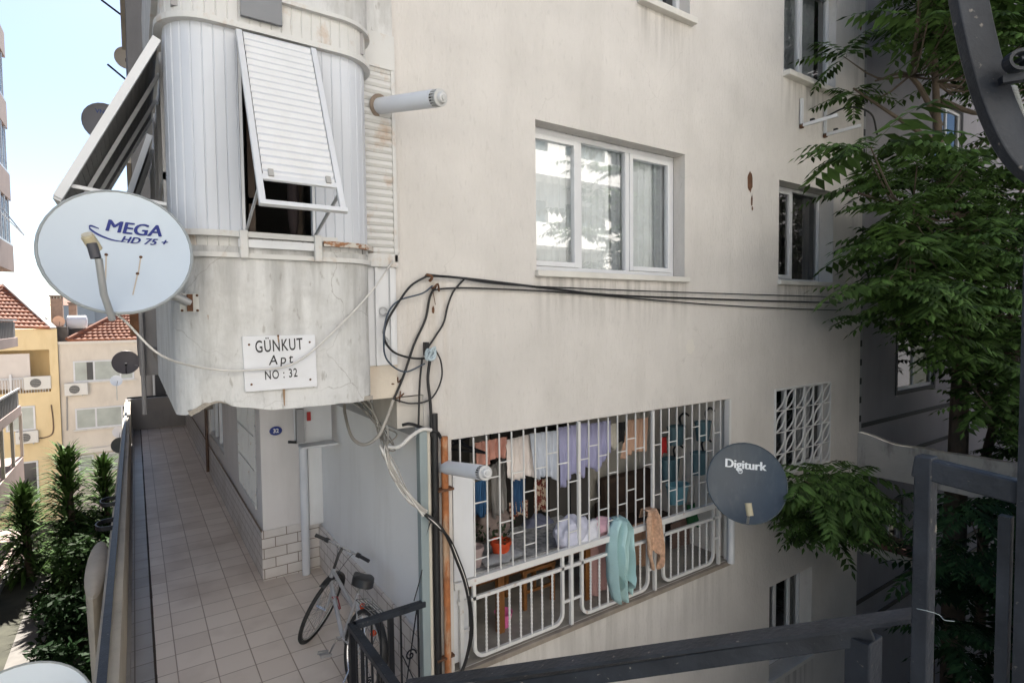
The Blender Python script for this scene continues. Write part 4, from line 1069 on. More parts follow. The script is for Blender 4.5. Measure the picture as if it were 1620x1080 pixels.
cable('white_conduit', [wy(615, 707, -.02), wy(632, 706, -.1), wy(650, 690, -.12), wy(668, 679, -.10), wy(682, 680, -.08)], .016, CABLEW, 'thick white curved conduit joining the corner pipes', 'conduit')
cable('grey_cable', [on(622, 632, -.05), wy(612, 660, -.05), wy(598, 690, -.03), wy(575, 703, .1), wy(556, 690, .3), wy(546, 655, .6), wy(545, 640, .7)], .014, CABLEG, 'beige sleeve cable hanging from the corner into the tangle')
cable('black_cable', [wy(686, 820, -.1), wy(692, 800, -.08), wy(673, 850, -.07), wy(668, 900, -.07), wy(655, 950, -.08)], .005, CABLEB, 'thin dark wire hanging across the grey green conduit')
cable('white_cable', [wd(163, 488, 2.85), wd(195, 505, 2.9), wd(255, 562, 3.0), wy(330, 583, -.42), wy(400, 585, -.40), wy(470, 572, -.41), wy(540, 512, -.40), wy(590, 458, -.33), wy(622, 412, -.08)], .0065, CABLEW, 'thin white cable sagging from the large dish across the sign')
cable('clothes_line_pole', [wy(160, 0, 10), wy(209, 37, 10)], .02, BLACKI, 'upper dark clothes line bracket sticking out against the sky', 'bracket', sm=1)
cable('clothes_line_pole', [wy(170, 102, 10), wy(211, 136, 10)], .02, BLACKI, 'lower dark clothes line bracket sticking out against the sky', 'bracket', sm=1)

# L shaped air conditioner brackets
for i, (x0, zt_, zb2) in enumerate(((7.60, 2.92, 2.56), (8.22, 2.90, 2.54))):
    o = thing('air_conditioner_bracket', (x0, 0, zb2), ('left' if i == 0 else 'right')+' of two empty white L shaped brackets under the upper window', 'bracket', None)
    MB().bar((x0, -.03, zb2), (x0, -.03, zt_), .04, .03, up=(0, 1, 0)).build('upright', WHITE, o)
    MB().bar((x0, -.02, zb2), (x0, -.50, zb2+.0), .035, .04).build('arm', WHITE, o)
    m_ = MB(); m_.box(x0-.02, x0+.02, -.055, -.01, zb2-.035, zb2+.02); m_.build('rusty_joint', RUSTM, o)
    MB().box(x0-.02, x0+.02, -.2, -.15, zb2+.022, zb2+.05).build('rubber_foot', BLACKI, o)
cable('black_cable', [(8.2, -.02, 2.78), (8.3, -.3, 2.86), (8.5, -.5, 2.75), (8.7, -.5, 2.5)], .012, CABLEB, 'short black hose looping behind the white brackets', 'hose')

# =================================================================== BICYCLE
def bicycle():
    o = thing('bicycle', (0, 0, 0), 'old silver bicycle with black saddle and orange rear light leaning by the white wall', 'bicycle')
    SIL = mat('silver_paint', (.52, .53, .55), .3, .08, 10, metal=.5); RUB = mat('tyre_rubber', (.02, .02, .02), .8)
    CHR = mat('chrome', (.6, .6, .6), .25, metal=.8); BLK = mat('black_plastic', (.02, .02, .022), .4)
    R_ = .335
    A = V((1.02, 0, R_)); ht = V((.86, 0, .78)); hb = V((.905, 0, .63)); axis = (ht-hb).normalized()
    ST = Matrix.Translation(hb) @ Matrix.Rotation(math.radians(-50), 4, axis) @ Matrix.Translation(-hb)
    def wheel(c_, M):
        w_ = MB(); w_.tube([c_+V((R_*math.cos(t*PI/20), 0, R_*math.sin(t*PI/20))) for t in range(41)], .020, 8); w_.tri(M)
        wo = MB(); wo.tube([c_+V(((R_-.03)*math.cos(t*PI/20), 0, (R_-.03)*math.sin(t*PI/20))) for t in range(41)], .009, 6); wo.tri(M)
        sp_ = MB()
        for k in range(28):
            t = 2*PI*k/28; sp_.tube([c_+V((0, .03*(-1)**k, 0))+V((.02*math.cos(t+1), 0, .02*math.sin(t+1))), c_+V(((R_-.03)*math.cos(t), 0, (R_-.03)*math.sin(t)))], .0016, 4)
        sp_.tube([c_+V((0, -.05, 0)), c_+V((0, .05, 0))], .018, 8); sp_.tri(M)
        e_ = bpy.data.objects.new('wheel', None); 
        r1 = wo.build('wheel', CHR, o, smooth=True); w_.build('tyre', RUB, r1, smooth=True); sp_.build('spokes', CHR, r1)
    wheel(A, ST); wheel(V((0, 0, R_)), Matrix.Identity(4))
    bb_ = V((.42, 0, .29)); sc_ = V((.30, 0, .70)); f = MB()
    f.tube([ht, hb], .022, 10); f.tube([hb+V((.0, 0, .03)), bb_], .020, 10); f.tube([ht-axis*.03, V((.325, 0, .60))], .017, 10)
    f.tube([bb_, V((.285, 0, .74))], .016, 10)
    for s_ in (-1, 1):
        f.tube([bb_, V((0, .055*s_, R_))], .009, 6); f.tube([sc_, V((0, .055*s_, R_))], .008, 6)
    f.build('frame', SIL, o, smooth=True)
    fk = MB()
    for s_ in (-1, 1): fk.tube([hb-axis*.02, hb-axis*.05+V((0, .05*s_, 0)), A+V((0, .055*s_, 0))], .011, 8)
    fk.tri(ST); fk.build('fork', SIL, o, smooth=True)
    hbm = MB(); top = ht+axis*.05; hc = top+axis*.17+V((.05, 0, 0))
    hbm.tube([top-axis*.06, top+axis*.10, hc], .015, 8); hbm.tri(ST); hbm.build('stem', BLK, o, smooth=True)
    hbm = MB(); hbm.tube([hc+V((0, -.20, .0)), hc, hc+V((0, .20, 0))], .012, 8); hbm.tri(ST); bar = hbm.build('handlebar', CHR, o, smooth=True)
    for s_ in (-1, 1):
        g_ = MB(); g_.tube([hc+V((0, .19*s_, 0)), hc+V((-.02, .31*s_, .0))], .018, 8); g_.tube([hc+V((0, .16*s_, 0)), hc+V((0, .20*s_, 0))], .024, 8)
        g_.tube([hc+V((.04, .16*s_, -.01)), hc+V((.06, .27*s_, -.03))], .006, 6); g_.tri(ST); g_.build('grip', BLK, bar, smooth=True)
    cbm = MB()
    for s_ in (-1, 1): cbm.tube([hc+V((.03, .17*s_, 0)), hc+V((.12, .08*s_, -.06)), hb+V((.05, .02*s_, .05)), A+V((-.02, .04*s_, .3))], .003, 5, 4)
    cbm.tri(ST); cbm.build('brake_cable', BLK, o)
    s_ = MB(); sp_ = V((.26, 0, .86))
    s_.tube([sc_, V((.27, 0, .82))], .013, 8); s_.build('seat_post', CHR, o, smooth=True)
    sd2 = MB()
    def sf_(u, v):
        a2 = u*2*PI; L = .15; x = L*math.cos(a2); wdt = .098 if x < 0 else .098-.066*(x/L)
        y = wdt*math.sin(a2)
        r_ = math.sin(v*PI/2)
        return V((.265+x*r_, y*r_, .90+.02*math.cos(v*PI/2)+(.0 if x < .02 else -.01) - (.03 if v > .95 else 0)))
    sd2.grid(sf_, 24, 8); n_ = len(sd2.v); sd2.grid(lambda u, v: sf_(u, 1-v)+V((0, 0, -.035))*(1), 24, 8)
    so_ = sd2.build('saddle', BLK, o, smooth=True)
    sp2 = MB()
    for k in (-1, 1): sp2.tube([V((.21+.02*math.sin(t*1.2), .04*k+.02*math.cos(t*1.2), .84+t*.004)) for t in range(12)], .004, 5)
    sp2.tube([V((.2, 0, .84)), V((.36, 0, .86))], .008, 6); sp2.build('saddle_spring', CHR, so_)
    fd = MB()
    for (cc, M) in ((A, ST), (V((0, 0, R_)), Matrix.Identity(4))):
        q_ = MB(); ra = (R_+.035)
        a0, a1 = (.15, .75) if cc is A else (.35, 1.05)
        q_.grid(lambda u, v: cc+V((ra*math.cos((a0+(a1-a0)*u)*PI), -.03+.06*v, ra*math.sin((a0+(a1-a0)*u)*PI)+.008*math.sin(v*PI))), 16, 4); q_.tri(M)
        q_.build('mudguard', BLK, o, smooth=True, solid=.003)
    rk = MB()
    for k in range(5): rk.tube([(-.18, -.06+.03*k, .72), (.20, -.06+.03*k, .72)], .004, 5)
    for x in (-.18, -.05, .08, .2): rk.tube([(x, -.06, .72), (x, .06, .72)], .004, 5)
    for k in (-1, 1): rk.tube([(-.12, .06*k, .72), (0, .06*k, R_)], .005, 5)
    rk.build('luggage_rack', CHR, o)
    MB().sphere((.24, -.045, .63), .030, .030, .038, 12, 8).build('rear_light', mat('orange_reflector', (.80, .09, .02), .25), o, smooth=True)
    MB().sphere((-.05, -.03, .52), .012, .03, .03, 10, 6).build('reflector', mat('orange_reflector', (.80, .09, .02), .25), o, smooth=True)
    ck = MB(); ck.tube([bb_+V((0, -.06, 0)), bb_+V((0, .06, 0))], .02, 8)
    ck.tube([bb_+V((0, .06, 0)), bb_+V((.06, .07, -.15))], .009, 6); ck.tube([bb_+V((0, -.06, 0)), bb_+V((-.06, -.07, .15))], .009, 6)
    ck.lathe([(.03, -.003), (.085, -.003), (.085, .003), (.03, .003)], 24, Matrix.Translation(bb_+V((0, -.045, 0))) @ Matrix.Rotation(PI/2, 4, 'X')); ck.build('crank', CHR, o)
    for (cc, s2) in ((bb_+V((.06, .12, -.15)), 1), (bb_+V((-.06, -.12, .15)), -1)):
        pd = MB(); pd.box(cc.x-.035, cc.x+.035, cc.y-.045, cc.y+.045, cc.z-.01, cc.z-.004); pd.box(cc.x-.045, cc.x-.032, cc.y-.05, cc.y+.05, cc.z-.014, cc.z+.012); pd.box(cc.x+.032, cc.x+.045, cc.y-.05, cc.y+.05, cc.z-.014, cc.z+.012)
        pd.build('pedal', mat('pedal_grey', (.3, .3, .3), .5), o)
    chn = MB(); chn.tube([bb_+V((0, -.045, .085)), V((.0, -.045, R_+.035)), V((-.03, -.045, R_)), V((0, -.045, R_-.035)), bb_+V((0, -.045, -.085))], .005, 5); chn.build('chain', BLACKI, o)
    bt = MB(); dcage = (hb-bb_).normalized(); bc = bb_.lerp(hb, .55)
    for k in range(2): bt.tube([bc-dcage*.07+V((0, -.02, .03)), bc-dcage*.07+V((-.06, -.0, .06)), bc+dcage*.07+V((-.07, 0, .05)), bc+dcage*.07+V((0, .02, .03)), bc-dcage*.07+V((0, -.02, .03))], .006, 6)
    bt.build('bottle_cage', mat('red_cage', (.42, .04, .05), .4), o)
    ks = MB(); ks.tube([(.05, .05, .30), (-.02, .18, .02)], .008, 6); ks.build('kickstand', CHR, o)
    return o
bk = bicycle()
bk.location = (1.49, .48, -3.235); bk.rotation_euler = (math.radians(13), 0, math.radians(96))
bk.rotation_mode = 'XYZ'

# =================================================================== RAILINGS
brl = thing('balcony_railing', (1.32, -.05, -3.25), 'black wrought iron railing with scrolls round the stairwell beside the bicycle', 'railing')
m_ = MB(); m_.bar((1.90, -.06, -2.33), (1.30, -.06, -2.33), .06, .045); m_.bar((1.30, -.035, -2.33), (1.30, -2.2, -2.33), .06, .045)
m_.bar((1.90, -.06, -3.12), (1.32, -.06, -3.12), .02, .03); m_.bar((1.30, -.035, -3.12), (1.30, -2.2, -3.12), .02, .03)
m_.build('handrail', DARKRAIL, brl, bevel=.004)
m_ = MB(); m_.box(1.275, 1.325, -.085, -.035, -3.25, -2.35); m_.box(1.585, 1.625, -.08, -.04, -3.25, -2.35); m_.box(1.28, 1.32, -1.0, -.96, -3.25, -2.35); m_.build('post', BLACKI, brl)
m_ = MB()
for x in (1.38, 1.45, 1.52, 1.69, 1.84): m_.bar((x, -.06, -3.12), (x, -.06, -2.34), .013, .013, up=(0, 1, 0))
for k in range(18): y_ = -.15-.11*k; m_.bar((1.30, y_, -3.12), (1.30, y_, -2.34), .013, .013, up=(0, 1, 0))
m_.build('baluster', BLACKI, brl)
def scroll(cx, cz, r_, s_=1, turns=1.6, y=-.06):
    return [V((cx+s_*r_*(1-t/26)*math.cos(t/26*turns*2*PI), y, cz+r_*(1-t/26)*math.sin(t/26*turns*2*PI))) for t in range(25)]
m_ = MB(); m_.tube([(1.70, -.06, -3.10), (1.83, -.06, -2.36)], .006, 5); m_.tube([(1.70, -.06, -2.70), (1.84, -.06, -3.05)], .005, 5)
m_.tube(scroll(1.77, -2.72, .05), .007, 6); m_.tube(scroll(1.77, -3.0, .05, -1), .007, 6)
m_.tube(scroll(1.42, -2.8, .03), .006, 6)
m_.build('scroll', BLACKI, brl)
# terrace the camera stands on, with its railing and gate frame
def fbar(mb, pa, da, pb, db, w_, h_, up=(0, 0, 1)):
    mb.bar(wd(*pa, da), wd(*pb, db), w_, h_, up)
st = thing('stair_railing', wd(1365, 1070, 1.4), 'dark grey steel handrail sloping across the bottom of the view', 'railing')
A0, A1, A2 = wd(640, 1110, 1.9), wd(1380, 1000, 1.42), wd(1462, 978, 1.36)
m_ = MB(); m_.bar(A0, A1, .035, .046); m_.build('handrail', DARKRAIL, st, bevel=.004)
m_ = MB(); tA = wd(1330, 983, 1.44); m_.bar(wd(640, 1083, 1.88), wd(1460, 970, 1.355), .055, .010); m_.build('top_plate', DARKRAIL, st)
p = wd(1366, 1010, 1.43); m_ = MB(); m_.box(p.x-.036, p.x+.036, p.y-.03, p.y+.03, -2.4, p.z+.01); m_.build('post', DARKRAIL, st, bevel=.004)
gf = thing('gate_frame', wd(1465, 1070, 1.25), 'dark grey painted steel gate frame with worn white scratches at the right edge', 'gate')
m_ = MB(); p = wd(1465, 735, 1.22); m_.box(p.x-.020, p.x+.020, p.y-.016, p.y+.016, -2.4, p.z+.02); q_ = wd(1590, 790, 1.22)
m_.build('post', DARKRAIL, gf, bevel=.003)
m_ = MB(); m_.bar(wd(1446, 735, 1.235), wd(1690, 797, 1.06), .035, .046); m_.build('top_rail', DARKRAIL, gf, bevel=.004)
q_ = wd(1592, 800, 1.12); m_ = MB(); m_.box(q_.x-.010, q_.x+.010, q_.y-.010, q_.y+.010, -2.4, q_.z-.02); m_.build('baluster', DARKRAIL, gf)
q_ = wd(1626, 600, 1.08); m_ = MB(); m_.box(q_.x-.006, q_.x+.02, q_.y-.01, q_.y+.01, -2.4, 1.0); m_.build('upright', DARKRAIL, gf)
cb_ = MB(); prof = [(-.012, -.034), (.012, -.034), (.012, .034), (-.012, .034)]
pts = catmull([wd(1515, -120, 1.1), wd(1532, 0, 1.1), wd(1557, 110, 1.09), wd(1585, 190, 1.08), (wd(1622, 250, 1.07)), wd(1690, 300, 1.05)], 6)
cv = MB(); side = FWD
base = 0
for i, p in enumerate(pts):
    T = (pts[min(i+1, len(pts)-1)]-pts[max(i-1, 0)]).normalized(); Nn = side.cross(T).normalized(); Bn = T.cross(Nn)
    for a2, b2 in ((-.031, -.012), (.031, -.012), (.031, .012), (-.031, .012)): cv.v.append(tuple(p+Nn*a2+Bn*b2))
for i in range(len(pts)-1):
    for j in range(4): a2 = i*4+j; b2 = i*4+(j+1) % 4; cv.f.append((a2, b2, b2+4, a2+4))
cvo = cv.build('curved_bar', DARKRAIL, gf, bevel=.003)
m_ = MB(); cc = wd(1612, 100, 1.04)
m_.path([cc+RIGHT*(.032*(1-t/30)*math.cos(t/24*2.6*PI))+UP*(.025*(1-t/30)*math.sin(t/24*2.6*PI)) for t in range(25)], [(-.003, -.009), (.003, -.009), (.003, .009), (-.003, .009)], up=tuple(FWD))
m_.bar(wd(1583, 128, 1.06), wd(1680, 112, 1.03), .018, .014); m_.build('scroll', DARKRAIL, gf)
m_ = MB(); pts = catmull([wd(1596, 140, 1.12), wd(1607, 175, 1.11), wd(1625, 215, 1.1), wd(1660, 250, 1.1)], 14)
m_.tube(pts, .011, 10); 
for p in pts[::1]: m_.sphere(p, .0135, .0135, .004, 10, 4)
tag(m_.build('corrugated_hose', mat('hose_plastic', (.45, .47, .47), .35), None, smooth=True), 'pale corrugated hose tucked behind the curved gate bar', 'hose')
cable('tie_wire', [wd(1450, 962, 1.2), wd(1468, 966, 1.19), wd(1486, 972, 1.19), wd(1494, 980, 1.18), wd(1510, 982, 1.18)], .0008, TEALP, 'thin wire tied round the gate post', 'wire', sm=3, k=4)
struct('terrace_and_shade_walls', MB().box(5.0, 20, -3.9, -3.6, -11.6, -0.6).box(3, 20, -8, -4.9, -11.6, -2.61).box(1.0, 6, -8, -3.4, -2.6, -2.4).box(-3, 6, -8, -4.9, -2.6, -2.4), GREYCONC)  # camera floor plus added out-of-view walls that darken the lower right facade

# =================================================================== PLANTER WITH RING BRACKETS outside the parapet
pl = thing('planter', (-.5, 2.4, -2.9), 'pale bag shaped concrete planter hung on black rings outside the parapet', 'planter')
m_ = MB(); m_.grid(lambda u, v: V((-.38+.09*math.cos(2*PI*u)*(1-.25*v), 2.6+.75*math.sin(2*PI*u)*(1-.15*v), -2.40-1.0*v)), 24, 8)
m_.build('pot', mat('planter_beige', (.42, .37, .31), .8, .1, 5, .4, 20), pl, smooth=True)
MB().sphere((-.38, 2.6, -2.42), .095, .77, .09, 20, 8).build('top', mat('planter_beige', (.42, .37, .31)), pl, smooth=True)
m_ = MB()
for yy in (3.7, 4.7):
    m_.path([(-.27-.17*math.sin(t*PI/14)**.6, yy+.16*math.cos(t*PI/14), -2.33) for t in range(15)], [(-.006, -.025), (.006, -.025), (.006, .025), (-.006, .025)])
m_.build('ring', BLACKI, pl)

# =================================================================== LOGGIA CONTENTS
def cloth(name, tl, tr, br, bl, y, col, label, cat='laundry', group=None, folds=5, amp=.02, rag=.02, seed=0, mvar=.06, m_=None, sleeves=None):
    a0, a1, a2, a3 = wy(*tl, y), wy(*tr, y), wy(*br, y), wy(*bl, y)
    random.seed(seed); ph = random.random()*6
    mb = MB()
    def fn(u, v):
        v2 = v
        p = a0.lerp(a1, u).lerp(a3.lerp(a2, u), v2)
        d = amp*(.3+.9*v)*(math.sin(u*folds*2*PI+ph)+.5*math.sin(u*folds*3.7*PI+ph*2+v*2))
        return V((p.x+.01*noise.noise(V((u*5, v*5, seed))), p.y+d, p.z-(rag*math.sin(u*7+ph)*v)-rag*noise.noise(V((u*8, seed, 0)))*v))
    mb.grid(fn, 36, 14)
    o = mb.build(name, m_ or mat('cloth_%s' % '_'.join('%02d' % int(c*99) for c in col), col, .95, mvar, 5, .3, 60), None, smooth=True, solid=.006, angle=80)
    return tag(o, label, cat, group)
cloth('hanging_cloth', (752, 700), (803, 690), (800, 720), (756, 738), .45, (.58, .30, .24), 'salmon pink cloth hanging behind the left balcony bars', seed=1, amp=.03)
cloth('hanging_shirt', (800, 696), (846, 684), (846, 755), (803, 757), .45, (.74, .68, .65), 'cream white shirt hanging right of the salmon cloth behind the bars', seed=2)
cloth('hanging_shirt', (838, 686), (884, 680), (882, 756), (848, 754), .40, (.54, .58, .66), 'pale grey blue shirt hanging in the row of laundry', seed=3)
cloth('hanging_shirt', (884, 676), (930, 668), (926, 746), (888, 764), .36, (.36, .36, .54), 'lavender shirt hanging left of the thick balcony bar', seed=4, rag=.05)
cloth('hanging_shirt', (922, 672), (966, 664), (964, 722), (920, 752), .45, (.34, .34, .52), 'second lavender grey shirt hanging just right of the thick bar', seed=5, rag=.05)
cloth('hanging_shirt', (958, 672), (978, 668), (976, 708), (966, 710), .5, (.58, .55, .48), 'cream striped garment between lavender shirt and black sock', seed=6)
cloth('hanging_sock', (978, 668), (990, 667), (989, 698), (980, 700), .45, (.012, .012, .014), 'black garment hanging near the middle of the bars', seed=7, folds=1)
cloth('hanging_cloth', (994, 664), (1026, 660), (1024, 710), (982, 724), .55, (.50, .32, .23), 'peach coloured towel hanging right of the black garment', seed=8)
cloth('hanging_cloth', (776, 738), (800, 720), (803, 800), (780, 822), .75, (.28, .27, .26), 'grey garment hanging low behind the left bars', seed=9)
cloth('hanging_cloth', (752, 762), (770, 758), (768, 815), (750, 816), .7, (.03, .10, .22), 'dark blue cloth hanging low at the left of the balcony', seed=10)
cloth('hanging_cloth', (812, 755), (832, 752), (830, 806), (812, 812), .8, (.03, .09, .20), 'navy blue trousers hanging under the cream shirt', seed=12)
LEO = mat('patterned_cloth', (.50, .40, .30), .9, 0, 1, stain=(.16, .03, .02), samt=1, sscale=(12, 12, 12), slo=.48, shi=.52)
cloth('hanging_cloth', (845, 758), (866, 757), (864, 806), (846, 808), .7, (.3, .1, .1), 'brown and cream patterned scarf hanging under the grey blue shirt', seed=13, m_=LEO)
cloth('hanging_cloth', (806, 795), (836, 790), (834, 815), (808, 817), .8, (.3, .1, .1), 'brown patterned cloth folded low behind the left bars', seed=14, m_=LEO)
cloth('hanging_cloth', (1046, 692), (1054, 690), (1052, 716), (1047, 722), .7, (.40, .02, .02), 'small red pointed cloth hanging near the right pots', seed=15, folds=1)
def drape(name, outline_l, outline_r, y, m_, label, cat, seed, folds=4, amp=.06):
    """gathered cloth over the rail: left and right outlines down the picture of the cloth, from rail top to hem"""
    L_ = [wy(*p, y) for p in outline_l]; R_ = [wy(*p, y) for p in outline_r]; mb = MB(); n_ = len(L_)-1
    def fn(u, v):
        t = v*n_; i = min(int(t), n_-1); f = t-i
        a_ = L_[i].lerp(L_[i+1], f); b_ = R_[i].lerp(R_[i+1], f); p = a_.lerp(b_, u)
        ed = max(0, v-.7)/.3
        d = amp*(math.sin(u*folds*2*PI+seed+v*1.5)+.5*math.sin(u*folds*3.3*PI+seed*2-v))+.02*noise.noise(V((u*6, v*5, seed)))
        return V((p.x, p.y+d, p.z-ed*.11*math.sin(u*folds*3.1+seed)-ed*.03*math.sin(u*17)))
    mb.grid(fn, 40, 24)
    top = [(fn(i/20, 0)) for i in range(21)]
    base = len(mb.v)
    for p in top: mb.v.append(tuple(p+V((0, 0, .004)))); mb.v.append((p.x, .03, p.z+.01)); mb.v.append((p.x, .06, p.z-.10))
    for i in range(20):
        q = base+3*i; mb.f.append((q, q+3, q+4, q+1)); mb.f.append((q+1, q+4, q+5, q+2))
    return tag(mb.build(name, m_, None, smooth=True, solid=.003, angle=80), label, cat)
drape('towel', [(978, 823), (970, 838), (967, 865), (966, 890), (967, 912), (971, 932)], [(991, 820), (1002, 834), (1000, 860), (1003, 890), (1004, 912), (1001, 932)], -.07, mat('mint_towel', (.44, .64, .64), .95, .06, 5, .4, 70), 'mint green towel draped over the balcony rail', 'towel', 1.3)
drape('crochet_throw', [(1026, 810), (1024, 822), (1023, 850), (1024, 874), (1029, 886)], [(1042, 806), (1047, 818), (1050, 845), (1051, 872), (1047, 884)], -.08, mat('crochet', (.58, .37, .25), .95, .25, 30, 1, 90), 'peach crocheted cloth draped over the balcony rail', 'cloth', 2.1, 2, .03)
cloth('pink_sheet', (922, 845), (986, 825), (980, 935), (926, 948), .30, (.50, .30, .28), 'dusty pink sheet covering a box behind the railing panel', 'cloth', seed=18, folds=2, amp=.03)
cloth('brown_cloth', (1000, 830), (1030, 822), (1028, 890), (1003, 895), .35, (.36, .22, .14), 'tan cloth hanging behind the railing right of the pink sheet', 'cloth', seed=19)
cloth('shoe_rack_sheet', (1060, 830), (1128, 800), (1126, 868), (1062, 900), .6, (.14, .09, .075), 'dark brown striped cover behind the right railing panel', 'cloth', seed=20)
cloth('green_sheet', (1086, 800), (1140, 782), (1140, 820), (1090, 832), .5, (.02, .09, .035), 'dark green plant leaves mass behind the right end rail', 'cloth', seed=22, amp=.06)
def heap(name, px_, y, rx, ry, rz, col, label, seed, cat='laundry'):
    c = wy(*px_, y); mb = MB(); mb.sphere(c, rx, ry, rz, 28, 16)
    mb.v = [tuple(c+(V(v)-c)*(1+.45*noise.noise(V(v)*9+V((seed, 0, 0)))+.15*noise.noise(V(v)*28))) for v in mb.v]
    return tag(mb.build(name, mat('heap_%d' % seed, col, .95, .15, 10, .3, 40), None, smooth=True, angle=60), label, cat)
heap('laundry_heap', (902, 840), .10, .22, .10, .15, (.50, .51, .62), 'crumpled white blue sheet lying on the rail behind the bars', 1)
heap('laundry_heap', (925, 842), .12, .22, .10, .13, (.66, .66, .72), 'crumpled white laundry lying on the rail', 2)
heap('laundry_heap', (950, 833), .14, .12, .08, .09, (.58, .36, .42), 'crumpled pink laundry lying beside the white laundry', 3)
heap('laundry_heap', (962, 828), .16, .12, .08, .07, (.22, .28, .58), 'blue crumpled cloth behind the mint towel', 4)
heap('cushion', (850, 838), .9, .25, .2, .14, (.14, .15, .22), 'dark blue bundle on the table behind the bars', 5, 'bundle')
heap('bundle', (776, 832), .8, .22, .15, .16, (.24, .19, .17), 'brown bundle on the table behind the left bars', 6, 'bundle')
# sofa
so_ = thing('armchair', wy(1040, 800, 1.1), 'dark brown armchair at the back of the barred balcony', 'armchair')
p = wy(1020, 790, 1.0); SOFA = mat('sofa_brown', (.045, .028, .02), .8, .2, 6)
def at_(mb, p, x0, x1, y0, y1, z0, z1): return mb.box(p.x+x0, p.x+x1, p.y+y0, p.y+y1, p.z+z0, p.z+z1)
m_ = MB(); at_(m_, p, -.5, .65, -.1, .35, -.6, -.25); m_.build('seat', SOFA, so_, bevel=.05)
m_ = MB(); at_(m_, p, -.5, .65, .25, .42, -.3, .30); m_.build('backrest', SOFA, so_, bevel=.06)
m_ = MB(); at_(m_, p, -.62, -.48, -.15, .35, -.6, .0); at_(m_, p, .62, .78, -.15, .35, -.6, .0); m_.build('armrest', SOFA, so_, bevel=.05)
# hanging teal pots with hooks
TEAL = mat('teal_plastic', (.05, .10, .125), .35, .1, 4)
def pot(px_, xw, w_, h_, label, m_=TEAL, hook=True, cat='pot', group='dark teal hanging pots'):
    c = wx(*px_, xw); o = thing('hanging_pot', c, label, cat, group)
    mb = MB(); k = 20
    prof = [(w_*.38, -h_/2), (w_*.40, -h_/2), (w_*.5, h_/2-.02), (w_*.53, h_/2-.02), (w_*.53, h_/2), (w_*.47, h_/2), (w_*.36, -h_/2+.02)]
    mb.lathe(prof, k, Matrix.Translation(c) @ Matrix.Diagonal((1, .6, 1, 1))); mb.build('bucket', m_, o, smooth=True)
    if hook:
        hm = MB(); hm.tube([c+V((.3*w_, .0, h_/2)), c+V((.3*w_, .02, h_/2+.10)), c+V((.45*w_, -.02, h_/2+.16)), c+V((.6*w_, -.06, h_/2+.12))], .014, 6, 4)
        hm.build('hook', BLACKI, o, smooth=True)
    return o
pot((1070, 688), 5.80, .30, .24, 'left upper dark teal pot hung behind the right balcony bars', group=None)
pot((1112, 681), 5.90, .26, .24, 'right upper dark teal pot hung behind the right balcony bars', group=None)
pot((1060, 742), 5.78, .32, .30, 'left lower dark teal pot hung above the light blue bucket', group=None)
pot((1106, 732), 5.88, .27, .28, 'right lower dark teal pot hung near the corner behind the bars', group=None)
pot((1072, 780), 5.70, .36, .24, 'light blue plastic bucket standing below the dark teal pots', mat('lightblue_plastic', (.10, .24, .30), .35), False, 'bucket', None)
# table with pots, chair
WD = mat('orange_wood', (.20, .085, .025), .45, .25, 8, .2, 30)
tb = thing('wooden_table', (2.9, .5, -3.04), 'brown wooden table loaded with pots behind the left railing panel', 'table')
MB().box(2.36, 4.15, .22, .95, -2.40, -2.36).build('tabletop', mat('table_cloth_grey', (.33, .33, .33), .8, .5, 18), tb, bevel=.004)
MB().box(2.46, 4.05, .26, .30, -2.50, -2.402).build('apron', WD, tb)
for (x, y) in ((2.85, .28), (3.96, .28), (2.5, .9), (3.96, .9)): MB().box(x-.035, x+.035, y-.03, y+.03, -3.045, -2.40).build('leg', WD, tb)
m_ = MB(); m_.box(2.85, 3.96, .86, .89, -2.85, -2.81); m_.build('stretcher', WD, tb)
cr = thing('wooden_chair', (3.45, .8, -3.04), 'brown wooden chair pushed under the table behind the railing', 'chair')
MB().box(3.25, 3.68, .45, .85, -2.66, -2.62).build('seat', WD, cr, bevel=.006)
for (x, y) in ((3.28, .48), (3.65, .48), (3.28, .82), (3.65, .82)): MB().box(x-.02, x+.02, y-.02, y+.02, -3.045, -2.66).build('leg', WD, cr)
m_ = MB(); m_.box(3.27, 3.66, .47, .49, -2.88, -2.85); m_.box(3.28, 3.65, .82, .84, -2.52, -2.44); m_.build('rail', WD, cr)
def fpot(x, y, z, r_, h_, col, label, plant=True):
    o = thing('flower_pot', (x, y, z), label, 'flower pot')
    MB().lathe([(r_*.7, z), (r_*.95, z+h_*.8), (r_*1.06, z+h_*.8), (r_*1.06, z+h_), (r_*.9, z+h_), (r_*.85, z+h_-.02)], 20).tri(Matrix.Translation((x, y, 0))).build('pot', mat('pot_%d%d' % (col[0]*99, col[1]*99), col, .5), o, smooth=True)
    if plant:
        m_ = MB(); random.seed(int(x*100))
        for k in range(60):
            a_ = random.random()*6.28; r2 = random.uniform(.02, r_*1.4); p_ = V((x+r2*math.cos(a_), y+r2*math.sin(a_), z+h_+random.uniform(0, .16)))
            d_ = V((random.uniform(-1, 1), random.uniform(-1, 1), random.uniform(-.2, 1))).normalized(); e_ = d_.cross(V((0, .3, 1))).normalized()
            m_.quad(p_-e_*.014, p_+e_*.014, p_+d_*.05+e_*.010, p_+d_*.05-e_*.010)
        m_.build('leaves', mat('pot_leaves', (.025, .05, .018), .6, .3, 20), o)
fpot(2.92, .36, -2.36, .10, .18, (.55, .07, .02), 'bright orange red flower pot on the table')
fpot(2.62, .36, -2.36, .085, .19, (.42, .33, .32), 'pale pink grey flower pot on the table', False)
fpot(2.46, .5, -2.36, .13, .09, (.05, .22, .16), 'green basin on the left of the table', False)
fpot(2.78, .62, -2.36, .08, .12, (.08, .07, .06), 'dark leafy flower pot behind the red one')
